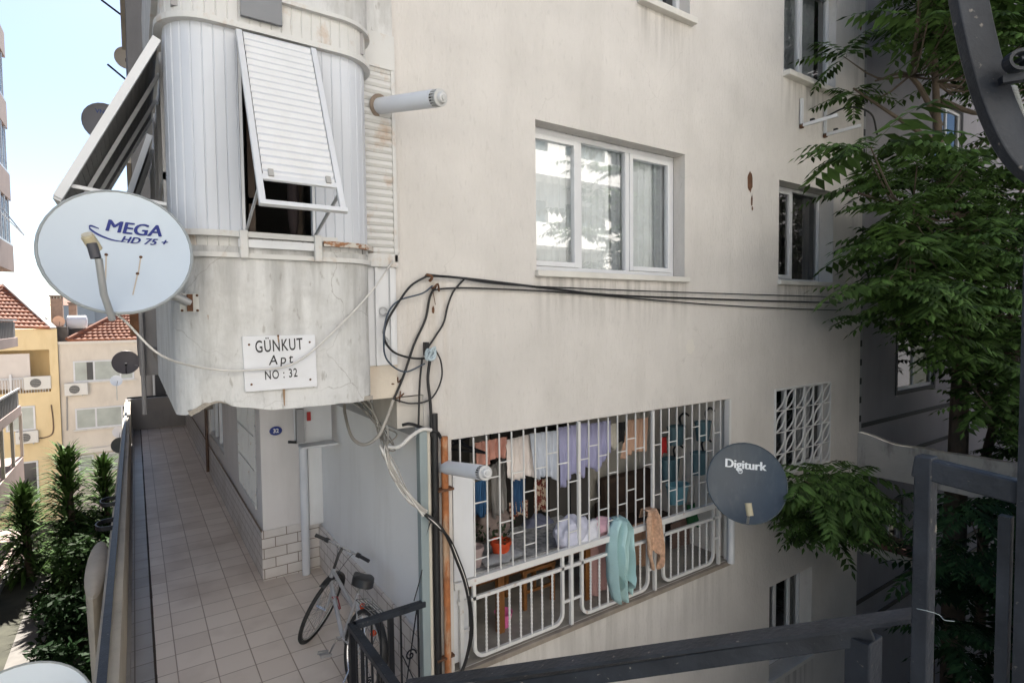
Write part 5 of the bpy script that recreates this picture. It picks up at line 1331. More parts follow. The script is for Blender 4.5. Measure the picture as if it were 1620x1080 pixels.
heap('newspaper_heap', (795, 880), .3, .20, .10, .045, (.30, .31, .33), 'grey crumpled newspapers on the table edge', 8, 'papers')
m_ = MB(); c = wy(992, 740+0, .2)
bn = thing('waste_bin', wy(797, 1010, .35), 'small bright pink plastic bowl on the balcony floor', 'bowl')
c = wy(797, 1012, .35); MB().lathe([(.06, 0), (.09, .14), (.095, .14), (.08, .13), (.055, .01)], 18, Matrix.Translation((c.x, c.y, -3.04))).build('bowl', mat('hot_pink', (.75, .16, .38), .4), bn, smooth=True)
yu = thing('folded_parasol', wy(712, 975, .2), 'folded yellow green parasol standing in the left corner of the balcony', 'parasol')
c = wy(712, 975, .12); MB().taper([(c.x, c.y, -2.45), (c.x, c.y, -2.7), (c.x-.02, c.y, -2.95)], [.06, .05, .02], 10).build('fabric', mat('parasol_yellow', (.30, .29, .10), .8, .1, 8), yu, smooth=True)
MB().cyl((c.x, c.y, -3.04), (c.x, c.y, -2.9), .012, 8).build('pole', BLACKI, yu)
dk = thing('clothes_airer', wy(735, 712, .3), 'black folding clothes airer arms behind the left end of the bars', 'clothes airer')
m_ = MB()
for a_, b_ in (((712, 710), (768, 716)), ((716, 697), (768, 716)), ((712, 705), (745, 690)), ((725, 696), (750, 712))): m_.tube([wy(*a_, .3), wy(*b_, .35)], .013, 6)
m_.build('arm', BLACKI, dk)
rl = thing('storage_shelf', (4.4, 1.4, -1.2), 'colourful stored boxes along the top at the back of the balcony', 'shelf')
for i, (x0, x1, colr) in enumerate(((2.9, 3.3, (.22, .05, .04)), (3.35, 3.8, (.3, .3, .28)), (3.9, 4.6, (.40, .24, .06)), (4.7, 5.2, (.30, .28, .2)), (5.2, 5.6, (.3, .03, .02)), (5.65, 5.95, (.2, .2, .2)))):
    MB().box(x0, x1, 1.15, 1.4, -1.16, -.98+.03*(i % 2)).build('box', mat('shelf_box%d' % i, colr, .7, .1, 6), rl, bevel=.008)
MB().box(2.4, 6.0, 1.1, 1.45, -1.19, -1.165).build('board', WD, rl)
rtr = thing('tall_cabinet', (4.4, 1.3, -3), 'dark upright cabinet at the back of the balcony', 'cabinet')
MB().box(4.1, 4.75, 1.1, 1.42, -3.04, -1.5).build('case', LDARK, rtr, bevel=.01); MB().box(4.42, 4.43, 1.09, 1.1, -3.0, -1.55).build('door_gap', BLACKI, rtr)
MB().box(3.05, 3.42, 1.2, 1.42, -3.04, -1.7).build('side', mat('beige_board', (.36, .33, .28), .7, .1, 5), rtr)

# =================================================================== TREES
def leaf_mat(name, col, v=.5):
    m = bpy.data.materials.new(name); m.use_nodes = True; n, l = m.node_tree.nodes, m.node_tree.links; b = n['Principled BSDF']
    oi = n.new('ShaderNodeNewGeometry'); r = n.new('ShaderNodeValToRGB')
    r.color_ramp.elements[0].color = (*[c*(1-v) for c in col], 1); r.color_ramp.elements[1].color = (*[c*(1+v) for c in col], 1)
    l.new(oi.outputs['Random Per Island'], r.inputs[0]); l.new(r.outputs[0], b.inputs['Base Color'])
    b.inputs['Roughness'].default_value = .6; b.inputs['Specular IOR Level'].default_value = .15 if 'ail' in name else .04
    out = n['Material Output']; tl = n.new('ShaderNodeBsdfTranslucent'); l.new(r.outputs[0], tl.inputs[0])
    mx = n.new('ShaderNodeMixShader'); mx.inputs[0].default_value = .25 if 'ail' in name else .1; l.new(b.outputs[0], mx.inputs[1]); l.new(tl.outputs[0], mx.inputs[2]); l.new(mx.outputs[0], out.inputs[0])
    MATS[name] = m; return m
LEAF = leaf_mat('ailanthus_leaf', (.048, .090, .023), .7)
LEAFD = leaf_mat('shaded_leaf', (.014, .032, .012), .4)  # darker leaf copy, shade of the low foliage put into its colour
LEAFY = leaf_mat('yucca_leaf', (.06, .11, .03), .7)
def pinnate(mb, p, d, L, pairs=11, w_=.16, up_=V((0, 0, 1)), droop=.5):
    """compound leaf from p along d, length L; leaflets as folded lance shapes"""
    d = d.normalized(); pos = V(p); step = L/(pairs+2); prev = pos.copy()
    for i in range(pairs+1):
        d = (d+V((0, 0, -droop/pairs))).normalized()
        nx = pos+d*step*(1.6 if i == 0 else 1)
        side = d.cross(up_)
        if side.length < .1: side = d.cross(V((1, 0, 0)))
        side.normalize(); nrm = side.cross(d).normalized()
        mb.add([pos-side*.003, pos+side*.003, nx+side*.002, nx-side*.002], [(0, 1, 2, 3)])
        pos = nx
        t = i/pairs; ll = L*w_*1.25*(1.0-.45*abs(t-.35)*1.6)*random.uniform(.85, 1.1); lw = ll*random.uniform(.19, .25)
        for s_ in ((-1, 1) if i < pairs else (0,)):
            ld = (side*s_+d*random.uniform(.30, .55)+V((0, 0, -random.uniform(.15, .5)))).normalized() if s_ else d
            wv = ld.cross(nrm).normalized(); b0 = pos; mid = b0+ld*ll*.42; tip = b0+ld*ll+V((0, 0, -ll*.18))
            mb.add([b0, mid+wv*lw-nrm*lw*.25, tip, mid-wv*lw-nrm*lw*.25, mid+nrm*lw*.15], [(0, 4, 1), (0, 3, 4), (4, 2, 1), (3, 2, 4)])
def whorl(mb, c, n_, L, out=V((0, 0, 0)), spread=1.0, droop=.7):
    for k in range(n_):
        a_ = 2*PI*k/n_+random.uniform(-.5, .5); el = random.uniform(-.15, .9)
        d = V((math.cos(a_)*math.cos(el), math.sin(a_)*math.cos(el), math.sin(el)*.7))*spread+out
        pinnate(mb, c+V((random.uniform(-.05, .05),)*3), d, L*random.uniform(.6, 1.15), random.choice((7, 8, 9, 10)), random.choice((.18, .21, .24)), droop=droop)
def xb(py):
    T = [(-200, 1400), (0, 1400), (30, 1420), (60, 1320), (100, 1320), (140, 1360), (200, 1390), (240, 1320), (290, 1330), (330, 1370), (380, 1345), (430, 1345), (460, 1340), (500, 1350), (540, 1420), (580, 1500), (620, 1500), (680, 1530), (760, 1560)]
    for (a_, b_), (c_, d_) in zip(T, T[1:]):
        if a_ <= py <= c_: return b_+(d_-b_)*(py-a_)/(c_-a_)
    return 1500
tr = thing('ailanthus_tree', wy(1515, 735, -1.0), 'tall leafy tree with long feathery compound leaves at the right of the building', 'tree')
random.seed(12); crown = MB(); tips = []
gaps = [(1425, 100, 40, 32), (1418, 190, 24, 22), (1505, 190, 60, 32), (1430, 640, 60, 60), (1405, 600, 40, 60), (1400, 40, 16, 30), (1450, 690, 60, 40), (1400, 520, 18, 40)]
tries = 0
while len(tips) < 290 and tries < 20000:
    tries += 1
    py = random.uniform(-160, 720); px = random.uniform(xb(py)+42, 1780)
    if any(((px-gx)/(gw+22))**2+((py-gy)/(gh+22))**2 < 1 for gx, gy, gw, gh in gaps): continue
    y = random.uniform(-1.9, -.45)
    if py < 150 and px < 1400: y = random.uniform(-.7, -.4)
    p = wy(px, py, y)
    if p.x > 12.5 or p.x < 5.6: continue
    if any((p-q).length < (.24 if px > 1430 else .33) for q in tips): continue
    tips.append(p)
tips += [wy(1335, 90, -.5), wy(1350, 150, -.5), wy(1368, 300, -.6), wy(1378, 455, -.6), wy(1372, 500, -.7), wy(1385, 380, -.6)]
for p in tips: whorl(crown, p, random.choice((6, 7, 8, 9)), random.uniform(.55, .9), out=V((-.15, -.12, .05)))
crown.build('crown', LEAF, tr)
tk = MB()
base_ = wy(1515, 735, -1.0)
tk.taper([base_+V((0, 0, -6.5)), base_+V((-.05, 0, -1)), base_+V((0, 0, .2)), wy(1522, 560, -1.05), wy(1540, 430, -1.15), wy(1530, 330, -1.2)], [.16, .15, .13, .11, .09, .08], 12, 4)
tk.taper([wy(1540, 430, -1.15), wy(1492, 260, -1.1), wy(1480, 130, -1.1), wy(1478, 20, -1.1), wy(1490, -120, -1.1)], [.07, .05, .04, .035, .03], 10, 4)
tk.taper([wy(1560, 720, -1.0), wy(1590, 600, -1.1), wy(1600, 500, -1.2), wy(1640, 380, -1.3)], [.07, .06, .05, .04], 10, 4)
tk.taper([wy(1560, 720, -1.0)+V((-.1, 0, -3)), wy(1560, 720, -1.0)], [.08, .07], 10)
for (a_, b_, c_) in (((1488, 200, -1.1), (1440, 120, -.9), (1385, 128, -.7)), ((1490, 230, -1.1), (1440, 200, -.9), (1350, 140, -.55)), ((1535, 340, -1.2), (1440, 330, -1.0), (1340, 300, -.7)), ((1540, 430, -1.15), (1450, 430, -.9), (1350, 460, -.6)), ((1530, 520, -1.05), (1480, 500, -1.0), (1400, 520, -.7)), ((1478, 60, -1.1), (1540, 0, -1.3), (1600, -60, -1.3)), ((1530, 500, -1.05), (1570, 400, -1.3), (1640, 250, -1.4)), ((1488, 160, -1.1), (1560, 180, -1.2), (1640, 150, -1.3))):
    tk.taper([wy(*a_), wy(*b_), wy(*c_)], [.04, .028, .012], 8, 4)
for p in tips:
    j = min([wy(1522, 560, -1.05), wy(1540, 430, -1.15), wy(1492, 260, -1.1), wy(1480, 130, -1.1), wy(1478, 20, -1.1), wy(1600, 500, -1.2), wy(1440, 330, -1.), wy(1440, 120, -.9), wy(1450, 430, -.9), wy(1480, 500, -1.)], key=lambda q: (q-p).length)
    md_ = p.lerp(j, .5)+V((0, 0, -.15)); tk.taper([j, md_, p], [.016, .012, .006], 5, 3)
tk.build('trunk', TREEB, tr, smooth=True)
# low young tree in front of the grille window
lt = thing('young_tree', wy(1320, 870, -.7), 'bushy young leafy tree below the diamond grille window behind the slate dish', 'tree')
random.seed(5); cr_ = MB(); lt_tips = []
while len(lt_tips) < 26:
    a_ = random.random()*2*PI; r2 = math.sqrt(random.random()); px, py = 1310+66*r2*math.cos(a_), 795+46*r2*math.sin(a_)
    if px < 1258: continue
    p = wy(px, py, random.uniform(-1.0, -.35))
    if any((p-q).length < .2 for q in lt_tips): continue
    lt_tips.append(p)
lt_tips += [wy(1292, 745, -.5), wy(1345, 750, -.5), wy(1372, 785, -.6)]
for p in lt_tips: whorl(cr_, p, 7, random.uniform(.5, .75), out=V((-.05, -.1, -.05)), droop=.9)
cr_.build('crown', LEAF, lt)
tk = MB(); b_ = wy(1345, 825, -.7); q_ = wy(1470, 900, -1.0); tk.taper([V((q_.x+.3, q_.y, -11.6)), V((q_.x+.1, q_.y, -6)), q_, wy(1410, 850, -.85), b_], [.09, .07, .04, .03, .02], 8, 4)
for p in lt_tips: tk.taper([b_, b_.lerp(p, .6)+V((0, 0, .05)), p], [.014, .010, .005], 5, 3)
tk.build('trunk', TREEB, lt, smooth=True)
# dark tree low behind the gate
dt = thing('shaded_tree', wy(1560, 1000, -1.6), 'dark shaded leafy tree seen through the gate frame at lower right', 'tree')
random.seed(9); cr_ = MB(); tp_ = []
while len(tp_) < 46:
    px, py = random.uniform(1470, 1760), random.uniform(800, 1120); p = wy(px, py, random.uniform(-2.3, -1.2))
    if any((p-q).length < .26 for q in tp_): continue
    tp_.append(p)
for p in tp_: whorl(cr_, p, 8, random.uniform(.6, .85), out=V((-.1, -.1, 0)), droop=.8)
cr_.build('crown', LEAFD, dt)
b_ = wy(1600, 1000, -1.7); tk = MB(); tk.taper([V((b_.x+.2, b_.y, -11.6)), b_, b_+V((0, 0, 1.2))], [.12, .08, .04], 8)
for p in tp_: tk.taper([b_, b_.lerp(p, .5), p], [.02, .012, .006], 5)
tk.build('trunk', TREEB, dt, smooth=True)

rt_ = thing('added_shade_tree', (11.5, -7, -11.6), 'leafy tree added unseen behind the viewer to shade the right side, mirrored in the large window', 'tree')  # added out of view: darkens the right side and fills the window reflection
random.seed(31); cr_ = MB()
for k in range(70):
    d = V((random.gauss(0, 1), random.gauss(0, 1), random.gauss(0, 1))).normalized()*random.uniform(.3, 1)
    whorl(cr_, V((12.0+d.x*3.0, -7.0+d.y*1.6, 2.2+d.z*4.0)), 7, random.uniform(.9, 1.3))
cr_.build('crown', LEAF, rt_)
MB().taper([(12, -7, -11.6), (12, -7, -3), (12.1, -7, 3)], [.25, .2, .08], 10).build('trunk', TREEB, rt_, smooth=True)
# yuccas
def yucca(px_, y, zb, zt, rad, label, seed):
    p = wy(*px_, y); o = thing('yucca_tree', (p.x, y, zb), label, 'tree', None); random.seed(seed)
    MB().taper([(p.x, y, zb), (p.x+.1, y, (zb+zt)/2), (p.x, y, zt-.3)], [.16, .12, .08], 8, 3).build('trunk', TREEB, o, smooth=True)
    m_ = MB(); H = zt-zb
    for k in range(760):
        h = zt-.2-H*.72*random.random()**1.15; a_ = random.random()*2*PI; f_ = (zt-h)/(H*.72)
        el = 1.1-1.5*f_+random.uniform(-.35, .35); L = rad*random.uniform(.7, 1.25)*(1 if f_ < .8 else .7)
        d = V((math.cos(a_)*math.cos(el), math.sin(a_)*math.cos(el), math.sin(el))); s_ = d.cross(V((0, 0, 1))).normalized()
        c0 = V((p.x, y, h))+d*.06; c1 = c0+d*L*.55+V((0, 0, .02)); c2 = c0+d*L+V((0, 0, -L*.25)); w_ = random.uniform(.03, .05)
        m_.add([c0-s_*w_*.6, c0+s_*w_*.6, c1+s_*w_, c1-s_*w_, c2], [(0, 1, 2, 3), (3, 2, 4)])
    m_.build('crown', LEAFY, o)
yucca((104, 720), 20, -10.5, wy(104, 722, 20).z, .95, 'tallest spiky yucca standing in the middle of the left garden', 1)
yucca((163, 735), 21, -10.5, wy(163, 735, 21).z, .9, 'spiky yucca close to the walkway railing', 2)
yucca((35, 785), 21, -10.5, wy(35, 785, 21).z, 1.0, 'lower spiky yucca at the far left of the garden', 3)
def bush(px_, y, r_, n_, label, mt, seed, name='shrub', lobes=7):
    c = wy(*px_, y); o = thing(name, (c.x, c.y, -10.8), label, 'shrub'); random.seed(seed); m_ = MB()
    LB_ = [(c+V((random.uniform(-1, 1)*r_*.6, random.uniform(-1, 1)*r_*.6, random.uniform(-1, 1)*r_*.5)), r_*random.uniform(.35, .6)) for _ in range(lobes)]
    for k in range(n_):
        lc, lr = random.choice(LB_)
        d = V((random.gauss(0, 1), random.gauss(0, 1), random.gauss(0, 1))).normalized(); p = lc+d*lr*random.uniform(.7, 1.08)
        t_ = V((random.gauss(0, 1), random.gauss(0, 1), random.gauss(0, .6))).normalized(); s_ = t_.cross(d+V((0, 0, .2))).normalized(); L = random.uniform(.08, .30)
        m_.add([p, p+t_*L*.5+s_*L*.22, p+t_*L, p+t_*L*.5-s_*L*.22], [(0, 1, 2, 3)])
    m_.build('foliage', mt, o)
    m_ = MB(); m_.taper([(c.x, c.y, -11.0), (c.x, c.y, c.z)], [.10, .04], 6)
    for lc, lr in LB_: m_.taper([(c.x, c.y, c.z-r_*.6), lc], [.05, .02], 5)
    m_.build('stem', TREEB, o)
GRN = leaf_mat('shrub_leaf', (.022, .045, .014), .6)
bush((150, 850), 20, 1.1, 1400, 'sunlit green shrub between the yuccas', GRN, 1)
bush((118, 925), 18, 1.05, 1500, 'broad green shrub below the tallest yucca', GRN, 2)
bush((150, 900), 17, 1.3, 2400, 'shrub growing against the outer side of the parapet', GRN, 3)
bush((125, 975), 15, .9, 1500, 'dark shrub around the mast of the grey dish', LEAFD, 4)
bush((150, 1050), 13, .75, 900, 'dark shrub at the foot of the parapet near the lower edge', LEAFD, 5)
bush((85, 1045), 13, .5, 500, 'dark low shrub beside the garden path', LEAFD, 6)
bush((80, 880), 22, .9, 1000, 'green shrub behind the tallest yucca', GRN, 7)
gp = MB(); a_ = wz(20, 1060, -8.79); b_ = wz(75, 900, -8.79); gp.quad((a_.x-.2, a_.y, -8.79), (a_.x+.5, a_.y, -8.79), (b_.x+.8, b_.y, -8.79), (b_.x-.2, b_.y, -8.79))
struct('garden_path', gp, mat('path_stone', (.16, .15, .14), .9, .15, 3))
gk = MB(); gk.box(-3.95, -3.9, 5, 22, -9.2, -8.6); tag(gk.build('garden_kerb', GREYCONC, None), 'low grey kerb wall along the garden edge beside the left building', 'kerb')
# car
cr2 = thing('parked_car', (-4.6, 28.5, -11.6), 'dark parked car partly hidden by the left building', 'car')
def loft(secs):
    m_ = MB(); n_ = len(secs[0])
    for s_ in secs: m_.v += s_
    for i in range(len(secs)-1):
        for j in range(n_): a_ = i*n_+j; b_ = i*n_+(j+1) % n_; m_.f.append((a_, b_, b_+n_, a_+n_))
    m_.f.append(tuple(range(n_))[::-1]); m_.f.append(tuple((len(secs)-1)*n_+j for j in range(n_))); return m_
def carsec(x, hw, zb_, zs, zt, tw): return [(x, -hw, zb_), (x, hw, zb_), (x, hw*1.02, zs), (x, tw, zt), (x, -tw, zt), (x, -hw*1.02, zs)]
CX, CY, CZ = -4.55, 28.2, -11.6; Mc = Matrix.Translation((CX, CY, CZ)) @ Matrix.Rotation(math.radians(35), 4, 'Z')
body = loft([carsec(-2.1, .70, .35, .6, .75, .6), carsec(-1.9, .82, .25, .65, .88, .72), carsec(-.9, .86, .22, .7, .95, .78), carsec(.9, .86, .22, .7, .98, .78), carsec(1.9, .82, .25, .68, .92, .72), carsec(2.1, .7, .35, .6, .8, .62)]).tri(Mc)
body.build('body', mat('car_paint_dark', (.02, .025, .03), .2, spec=.7), cr2, smooth=True, bevel=.04, angle=30)
cab = loft([carsec(-1.25, .76, .90, .93, .95, .70), carsec(-.6, .76, .92, .98, 1.38, .60), carsec(.6, .76, .92, .98, 1.42, .60), carsec(1.5, .74, .92, .95, .98, .68)]).tri(Mc); cab.build('windows', mat('car_glass', (.03, .05, .06), .08, spec=.8), cr2, smooth=True, angle=30)
rf = loft([carsec(-.62, .56, 1.385, 1.39, 1.40, .54), carsec(.62, .58, 1.425, 1.43, 1.44, .54)]).tri(Mc); rf.build('roof', MATS['car_paint_dark'], cr2)
for x in (-1.3, 1.3):
    for s_ in (-1, 1): MB().lathe([(.16, -.09), (.31, -.09), (.33, -.05), (.33, .05), (.31, .09), (.16, .09)], 20, Mc @ Matrix.Translation((x, .76*s_, .33)) @ Matrix.Rotation(PI/2, 4, 'X')).build('wheel', CABLEB, cr2, smooth=True)

# =================================================================== LEFT BUILDING
Lb = thing('left_building', (-8, 15, -11.6), 'brown rendered apartment block with balconies cropped by the left edge of the view', 'building')
LBW = mat('brown_render', (.36, .27, .24), .85, .06, 1, .3, 15, stain=(.25, .19, .17), samt=.4)
LBL = mat('pale_render', (.55, .50, .45), .85, .06, 1, .3, 15)
YE = 26.6
MB().box(-14, -5.1, 2, YE, -11.6, 11.8).build('wall', LBL, Lb)
WB = mat('blue_window', (.22, .30, .38), .12, .2, 3)
for k, z0_ in enumerate((-9.55, -6.62, -3.80, -.96, 2.1, 5.0, 7.9)):
    enclosed = z0_ > 1.5
    if z0_ > -.5 or z0_ < -6:
        MB().box(-5.1, -4.02, 2, YE-.1, z0_, z0_+1.05).build('balcony_parapet', LBW, Lb, bevel=.01)
    else:
        MB().box(-5.1, -4.02, 2, YE-.1, z0_, z0_+.38).build('balcony_parapet', LBW, Lb, bevel=.01)
        m_ = MB()
        for q in range(60): m_.box(-4.07, -4.04, 8+q*.3, 8.05+q*.3, z0_+.38, z0_+1.05)
        m_.box(-4.09, -4.02, 2, YE-.1, z0_+1.05, z0_+1.12); m_.build('balcony_railing', GREYCONC, Lb)
        MB().box(-4.12, -4.085, 2, YE-.15, z0_+.38, z0_+1.0).build('balcony_screen', mat('screen_grey', (.20, .19, .18), .7), Lb)
    if enclosed:
        m_ = MB()
        q = 2.2
        while q < YE-.2: m_.box(-4.09, -4.03, q, q+.07, z0_+1.05, z0_+2.9); q += .85
        m_.box(-4.10, -4.02, 2, YE-.12, z0_+1.05, z0_+1.12); fo = m_.build('window_frame', WHITE, Lb)
        MB().box(-4.16, -4.10, 2.1, YE-.15, z0_+1.05, z0_+2.85).build('window', WB, Lb)
        MB().box(-5.1, -4.10, YE-.16, YE-.12, z0_+1.05, z0_+2.85).build('window', WB, Lb)
    else:
        m_ = MB()
        for q in range(7): m_.box(-5.09, -5.04, 5+q*3, 6.6+q*3, z0_+.3, z0_+2.3)
        m_.build('window_opening', mat('dark_pane', (.05, .05, .055), .15), Lb)
        if -8 < z0_ < -5:
            m_ = MB()
            for q in range(12): m_.box(-4.12, -4.02, 4+q*2.05, 4.12+q*2.05, z0_+1.05, z0_+2.9)
            m_.build('column', LBL, Lb)
MB().box(-14, -4.0, 2, YE, 10.8, 11.8).build('roof_parapet', LBW, Lb)
a_ = wy(0, 15, 26); cable('roof_antenna', [V((-4.4, 26, 11.8)), V((-4.4, 26, 12.6)), V((-4.1, 26, 13.0)), V((-4.5, 26, 13.6))], .03, BLACKI, 'thin antenna on the roof of the left building', 'antenna', sm=1)
m_ = MB(); m_.bar((-4.0, 25.9, 6.2), (-3.1, 26.0, 3.2), .05, .05); m_.bar((-4.0, 22, 6.2), (-3.1, 22.1, 3.2), .05, .05)
m_.box(-4.0, -3.98, 22, 26, 6.1, 6.2)
m_ = MB(); m_.tube([wy(0, 325, 25), wy(38, 372, 25)], .03, 6); m_.tube([wy(0, 335, 23), wy(38, 372, 25)], .02, 6); tag(m_.build('awning_pole', WHITE, None), 'thin white awning pole leaning out from the left building', 'pole')
m_ = MB()
for q in range(14): m_.box(-4.3+q*.12, -4.28+q*.12, 22.0, 22.03, -11.6, -10.2)
m_.box(-4.3, -2.7, 22, 22.03, -10.25, -10.2); tag(m_.build('iron_fence', RUSTM, None), 'rusty iron fence beneath the lowest balcony at the left', 'fence')

# =================================================================== FAR HOUSES
RT = bpy.data.materials.new('roof_tile'); RT.use_nodes = True; MATS['roof_tile'] = RT
n_, l_ = RT.node_tree.nodes, RT.node_tree.links; bsd = n_['Principled BSDF']; bsd.inputs['Roughness'].default_value = .85
tc = n_.new('ShaderNodeTexCoord'); no = n_.new('ShaderNodeTexNoise'); no.inputs['Scale'].default_value = 3; no.inputs['Detail'].default_value = 6
rp_ = n_.new('ShaderNodeValToRGB'); rp_.color_ramp.elements[0].position = .3; rp_.color_ramp.elements[0].color = (.15, .05, .028, 1); rp_.color_ramp.elements[1].position = .7; rp_.color_ramp.elements[1].color = (.34, .135, .075, 1)
l_.new(tc.outputs['Object'], no.inputs[0]); l_.new(no.outputs[0], rp_.inputs[0]); l_.new(rp_.outputs[0], bsd.inputs['Base Color'])
def tiled(mb, a_, b_, c_, d_, nu=24, nv=14):
    """roof slope with stepped, rolled tiles. a,b eave ends; c,d ridge ends (c above b)"""
    a_, b_, c_, d_ = V(a_), V(b_), V(c_), V(d_); nrm = (b_-a_).cross(d_-a_).normalized()
    if nrm.z < 0: nrm = -nrm
    mb.quad(a_-nrm*.03, b_-nrm*.03, c_-nrm*.03, d_-nrm*.03)
    for j in range(nv):
        v0, v1 = j/nv, (j+1)/nv
        base = len(mb.v); N_ = nu*4
        for (v, h) in ((v0, -.02), (v0, .09), (v1, .0)):
            for i in range(N_+1):
                u = i/N_; p = a_.lerp(b_, u).lerp(d_.lerp(c_, u), v); mb.v.append(tuple(p+nrm*(h+(.05*abs(math.sin(i/4*PI)) if h >= 0 else 0))))
        for q in (0, N_+1):
            for i in range(N_): mb.f.append((base+q+i, base+q+i+1, base+q+N_+2+i, base+q+N_+1+i))
CRM = mat('cream_facade', (.66, .60, .52), .85, .04, 1, .2, 10, stain=(.42, .37, .32), samt=.4, sscale=(.6, .6, .2))
YEL = mat('yellow_facade', (.74, .59, .35), .85, .04, 1, .2, 10, stain=(.5, .36, .16), samt=.3)
YF = 38.0
Ch = thing('cream_house', (-1, YF, -11.6), 'cream apartment house with tiled roof beyond the garden', 'building')
MB().box(-3.75, 6, YF, YF+9, -11.6, -1.2).build('wall', CRM, Ch)
MB().box(-3.85, 6.1, YF-.12, YF+9, -1.28, -1.12).build('cornice', mat('pale_trim', (.68, .64, .58), .8), Ch)
m_ = MB(); tiled(m_, (-3.3, YF-.1, -1.1), (3.5, YF-.1, -1.1), (2.6, YF+4.2, 1.4), (.6, YF+4.2, 1.4)); m_.build('roof', RT, Ch)
m_ = MB(); m_.tube([(-3.3, YF-.1, -1.0), (.6, YF+4.2, 1.5)], .13, 8); m_.build('ridge_tile', RT, Ch)
def fwin(P_, a_, b_, c_, e_, mulls, y_, cm, nm='window'):
    m_ = MB(); frame_bars(m_, a_, b_, c_, e_, -.04, .02, .09, mulls, PFy(y_)); o = m_.build(nm, WHITE, P_)
    MB().box(a_, b_, y_-.02, y_+.0-.004, c_, e_).build('pane', cm, o); return o
PC = mat('pane_curtain', (.40, .43, .40), .25, .15, 1.5); DKP = MATS['dark_pane']
for (za, zb2) in ((-3.55, -2.3), (-6.45, -5.15)):
    o = fwin(Ch, -3.1, -.1, zb2-1.27, zb2, (-2.1, -.8), YF, PC); MB().box(-2.45, -2.15, YF-.03, YF-.021, zb2-1.15, zb2-.08).build('open_gap', DKP, o) if zb2 > -3 else MB().box(-.75, -.2, YF-.03, YF-.021, zb2-1.15, zb2-.08).build('open_gap', DKP, o)
    MB().box(-3.2, 0, YF-.12, YF+.01, zb2-1.35, zb2-1.27).build('sill', SILL, Ch)
for (xa, xb_) in ((-3.05, -2.3), (-2.05, -.75), (-.6, .3)): fwin(Ch, xa, xb_, -9.1, -8.0, (), YF, PC)
MB().box(-3.2, .4, YF-.3, YF+.01, -7.85, -7.6).build('canopy', mat('pale_trim', (.68, .64, .58), .8), Ch)
def ac(P0, lab, w_=.95, h_=.62):
    o = thing('air_conditioner', P0, lab, 'air conditioner'); x, y, z = P0
    MB().box(x-w_/2, x+w_/2, y-.3, y, z-h_/2, z+h_/2).build('case', mat('ac_white', (.66, .65, .62), .5), o, bevel=.02)
    MB().lathe([(.001, 0), (.24, 0), (.25, .02), (.001, .02)], 24, Matrix.Translation((x-.08, y-.30, z)) @ Matrix.Rotation(PI/2, 4, 'X')).build('fan', mat('ac_fan', (.10, .10, .10), .6), o, smooth=True)
    m_ = MB()
    for k in range(5): m_.box(x-.31, x+.15, y-.332, y-.326, z-.2+k*.1, z-.19+k*.1)
    m_.build('fan_grille', MATS['ac_white'], o)
    m_ = MB(); m_.box(x-.3, x-.26, y-.3, y, z-h_/2-.06, z-h_/2); m_.box(x+.26, x+.3, y-.3, y, z-h_/2-.06, z-h_/2); m_.build('bracket', GALV, o)
p = wy(121, 615, YF-.1); ac((p.x, YF-.02, p.z), 'white air conditioner on the cream house between window rows', 1.1, .72)
cable('house_pipe', [V((-3.45, YF-.05, -4.4)), V((-3.5, YF-.05, -6.4))], .03, GREYCONC, 'thin grey hose hanging below the cream house air conditioner', 'pipe', sm=1)
Yh = thing('yellow_house', (-6, YF, -11.6), 'yellow apartment house with recessed balcony and red tiled roof', 'building')
m_ = MB(); wall_holes(m_, -13, -3.76, -11.6, -.35, [(-12, -4.15, -4.0, -1.55, 1.3)], PFy(YF-.15)); m_.build('wall', YEL, Yh)
MB().box(-13, -3.76, YF+1.2, YF+8, -11.6, -.4).build('rear_block', YEL, Yh)
MB().quad((-12, YF+1.14, -4), (-4.15, YF+1.14, -4), (-4.15, YF+1.14, -1.55), (-12, YF+1.14, -1.55)).build('balcony_back', YEL, Yh)
MB().box(-7.8, -5.05, YF-.02, YF+.1, -3.75, -1.75).build('white_screen', mat('screen_white', (.64, .59, .55), .8, .04, 2), Yh)
m_ = MB()
for q in range(34): m_.box(-8.4+q*.125, -8.37+q*.125, YF-.2, YF-.17, -4.0, -3.15)
m_.box(-8.4, -4.15, YF-.2, YF-.16, -3.2, -3.12); m_.box(-5.95, -5.85, YF-.21, YF-.16, -4, -2.9); m_.build('balcony_railing', WHITE, Yh)
p = wy(60, 605, YF-.05); ac((p.x+.0, YF+.05, p.z-.0), 'white air conditioner on the yellow house balcony', 1.2, .75)
p = wy(43, 691, YF-.3); ac((p.x, YF-.17, p.z), 'half hidden air conditioner low on the yellow house', 1.0, .7)
p0, p1 = wy(30, 643, YF-.16), wy(57, 679, YF-.16); fwin(Yh, p0.x-.6, p1.x, p1.z, p0.z, (), YF-.16, PC)
p0, p1 = wy(40, 730, YF-.16), wy(62, 765, YF-.16); fwin(Yh, p0.x-.6, p1.x, p1.z-1, p0.z, (), YF-.16, DKP)
cable('house_pipe', [wy(81, 640, YF-.2), wy(84, 665, YF-.2), wy(83, 685, YF-.2), wy(70, 692, YF-.2), wy(52, 692, YF-.2)], .03, mat('brown_pipe', (.13, .08, .06), .6), 'thin brown drain hose curving down the yellow house wall', 'pipe')
m_ = MB(); tiled(m_, (-13, YF-.3, .1), (-4.0, YF-.3, -.35), (-6.6, YF+5, 2.4), (-13, YF+5, 2.4), 40, 12); m_.build('roof', RT, Yh)
MB().bar((-6.6, YF+4.6, 2.45), (-3.9, YF-.3, -.3), .3, .10).build('verge', mat('verge_grey', (.40, .38, .36), .8), Yh)
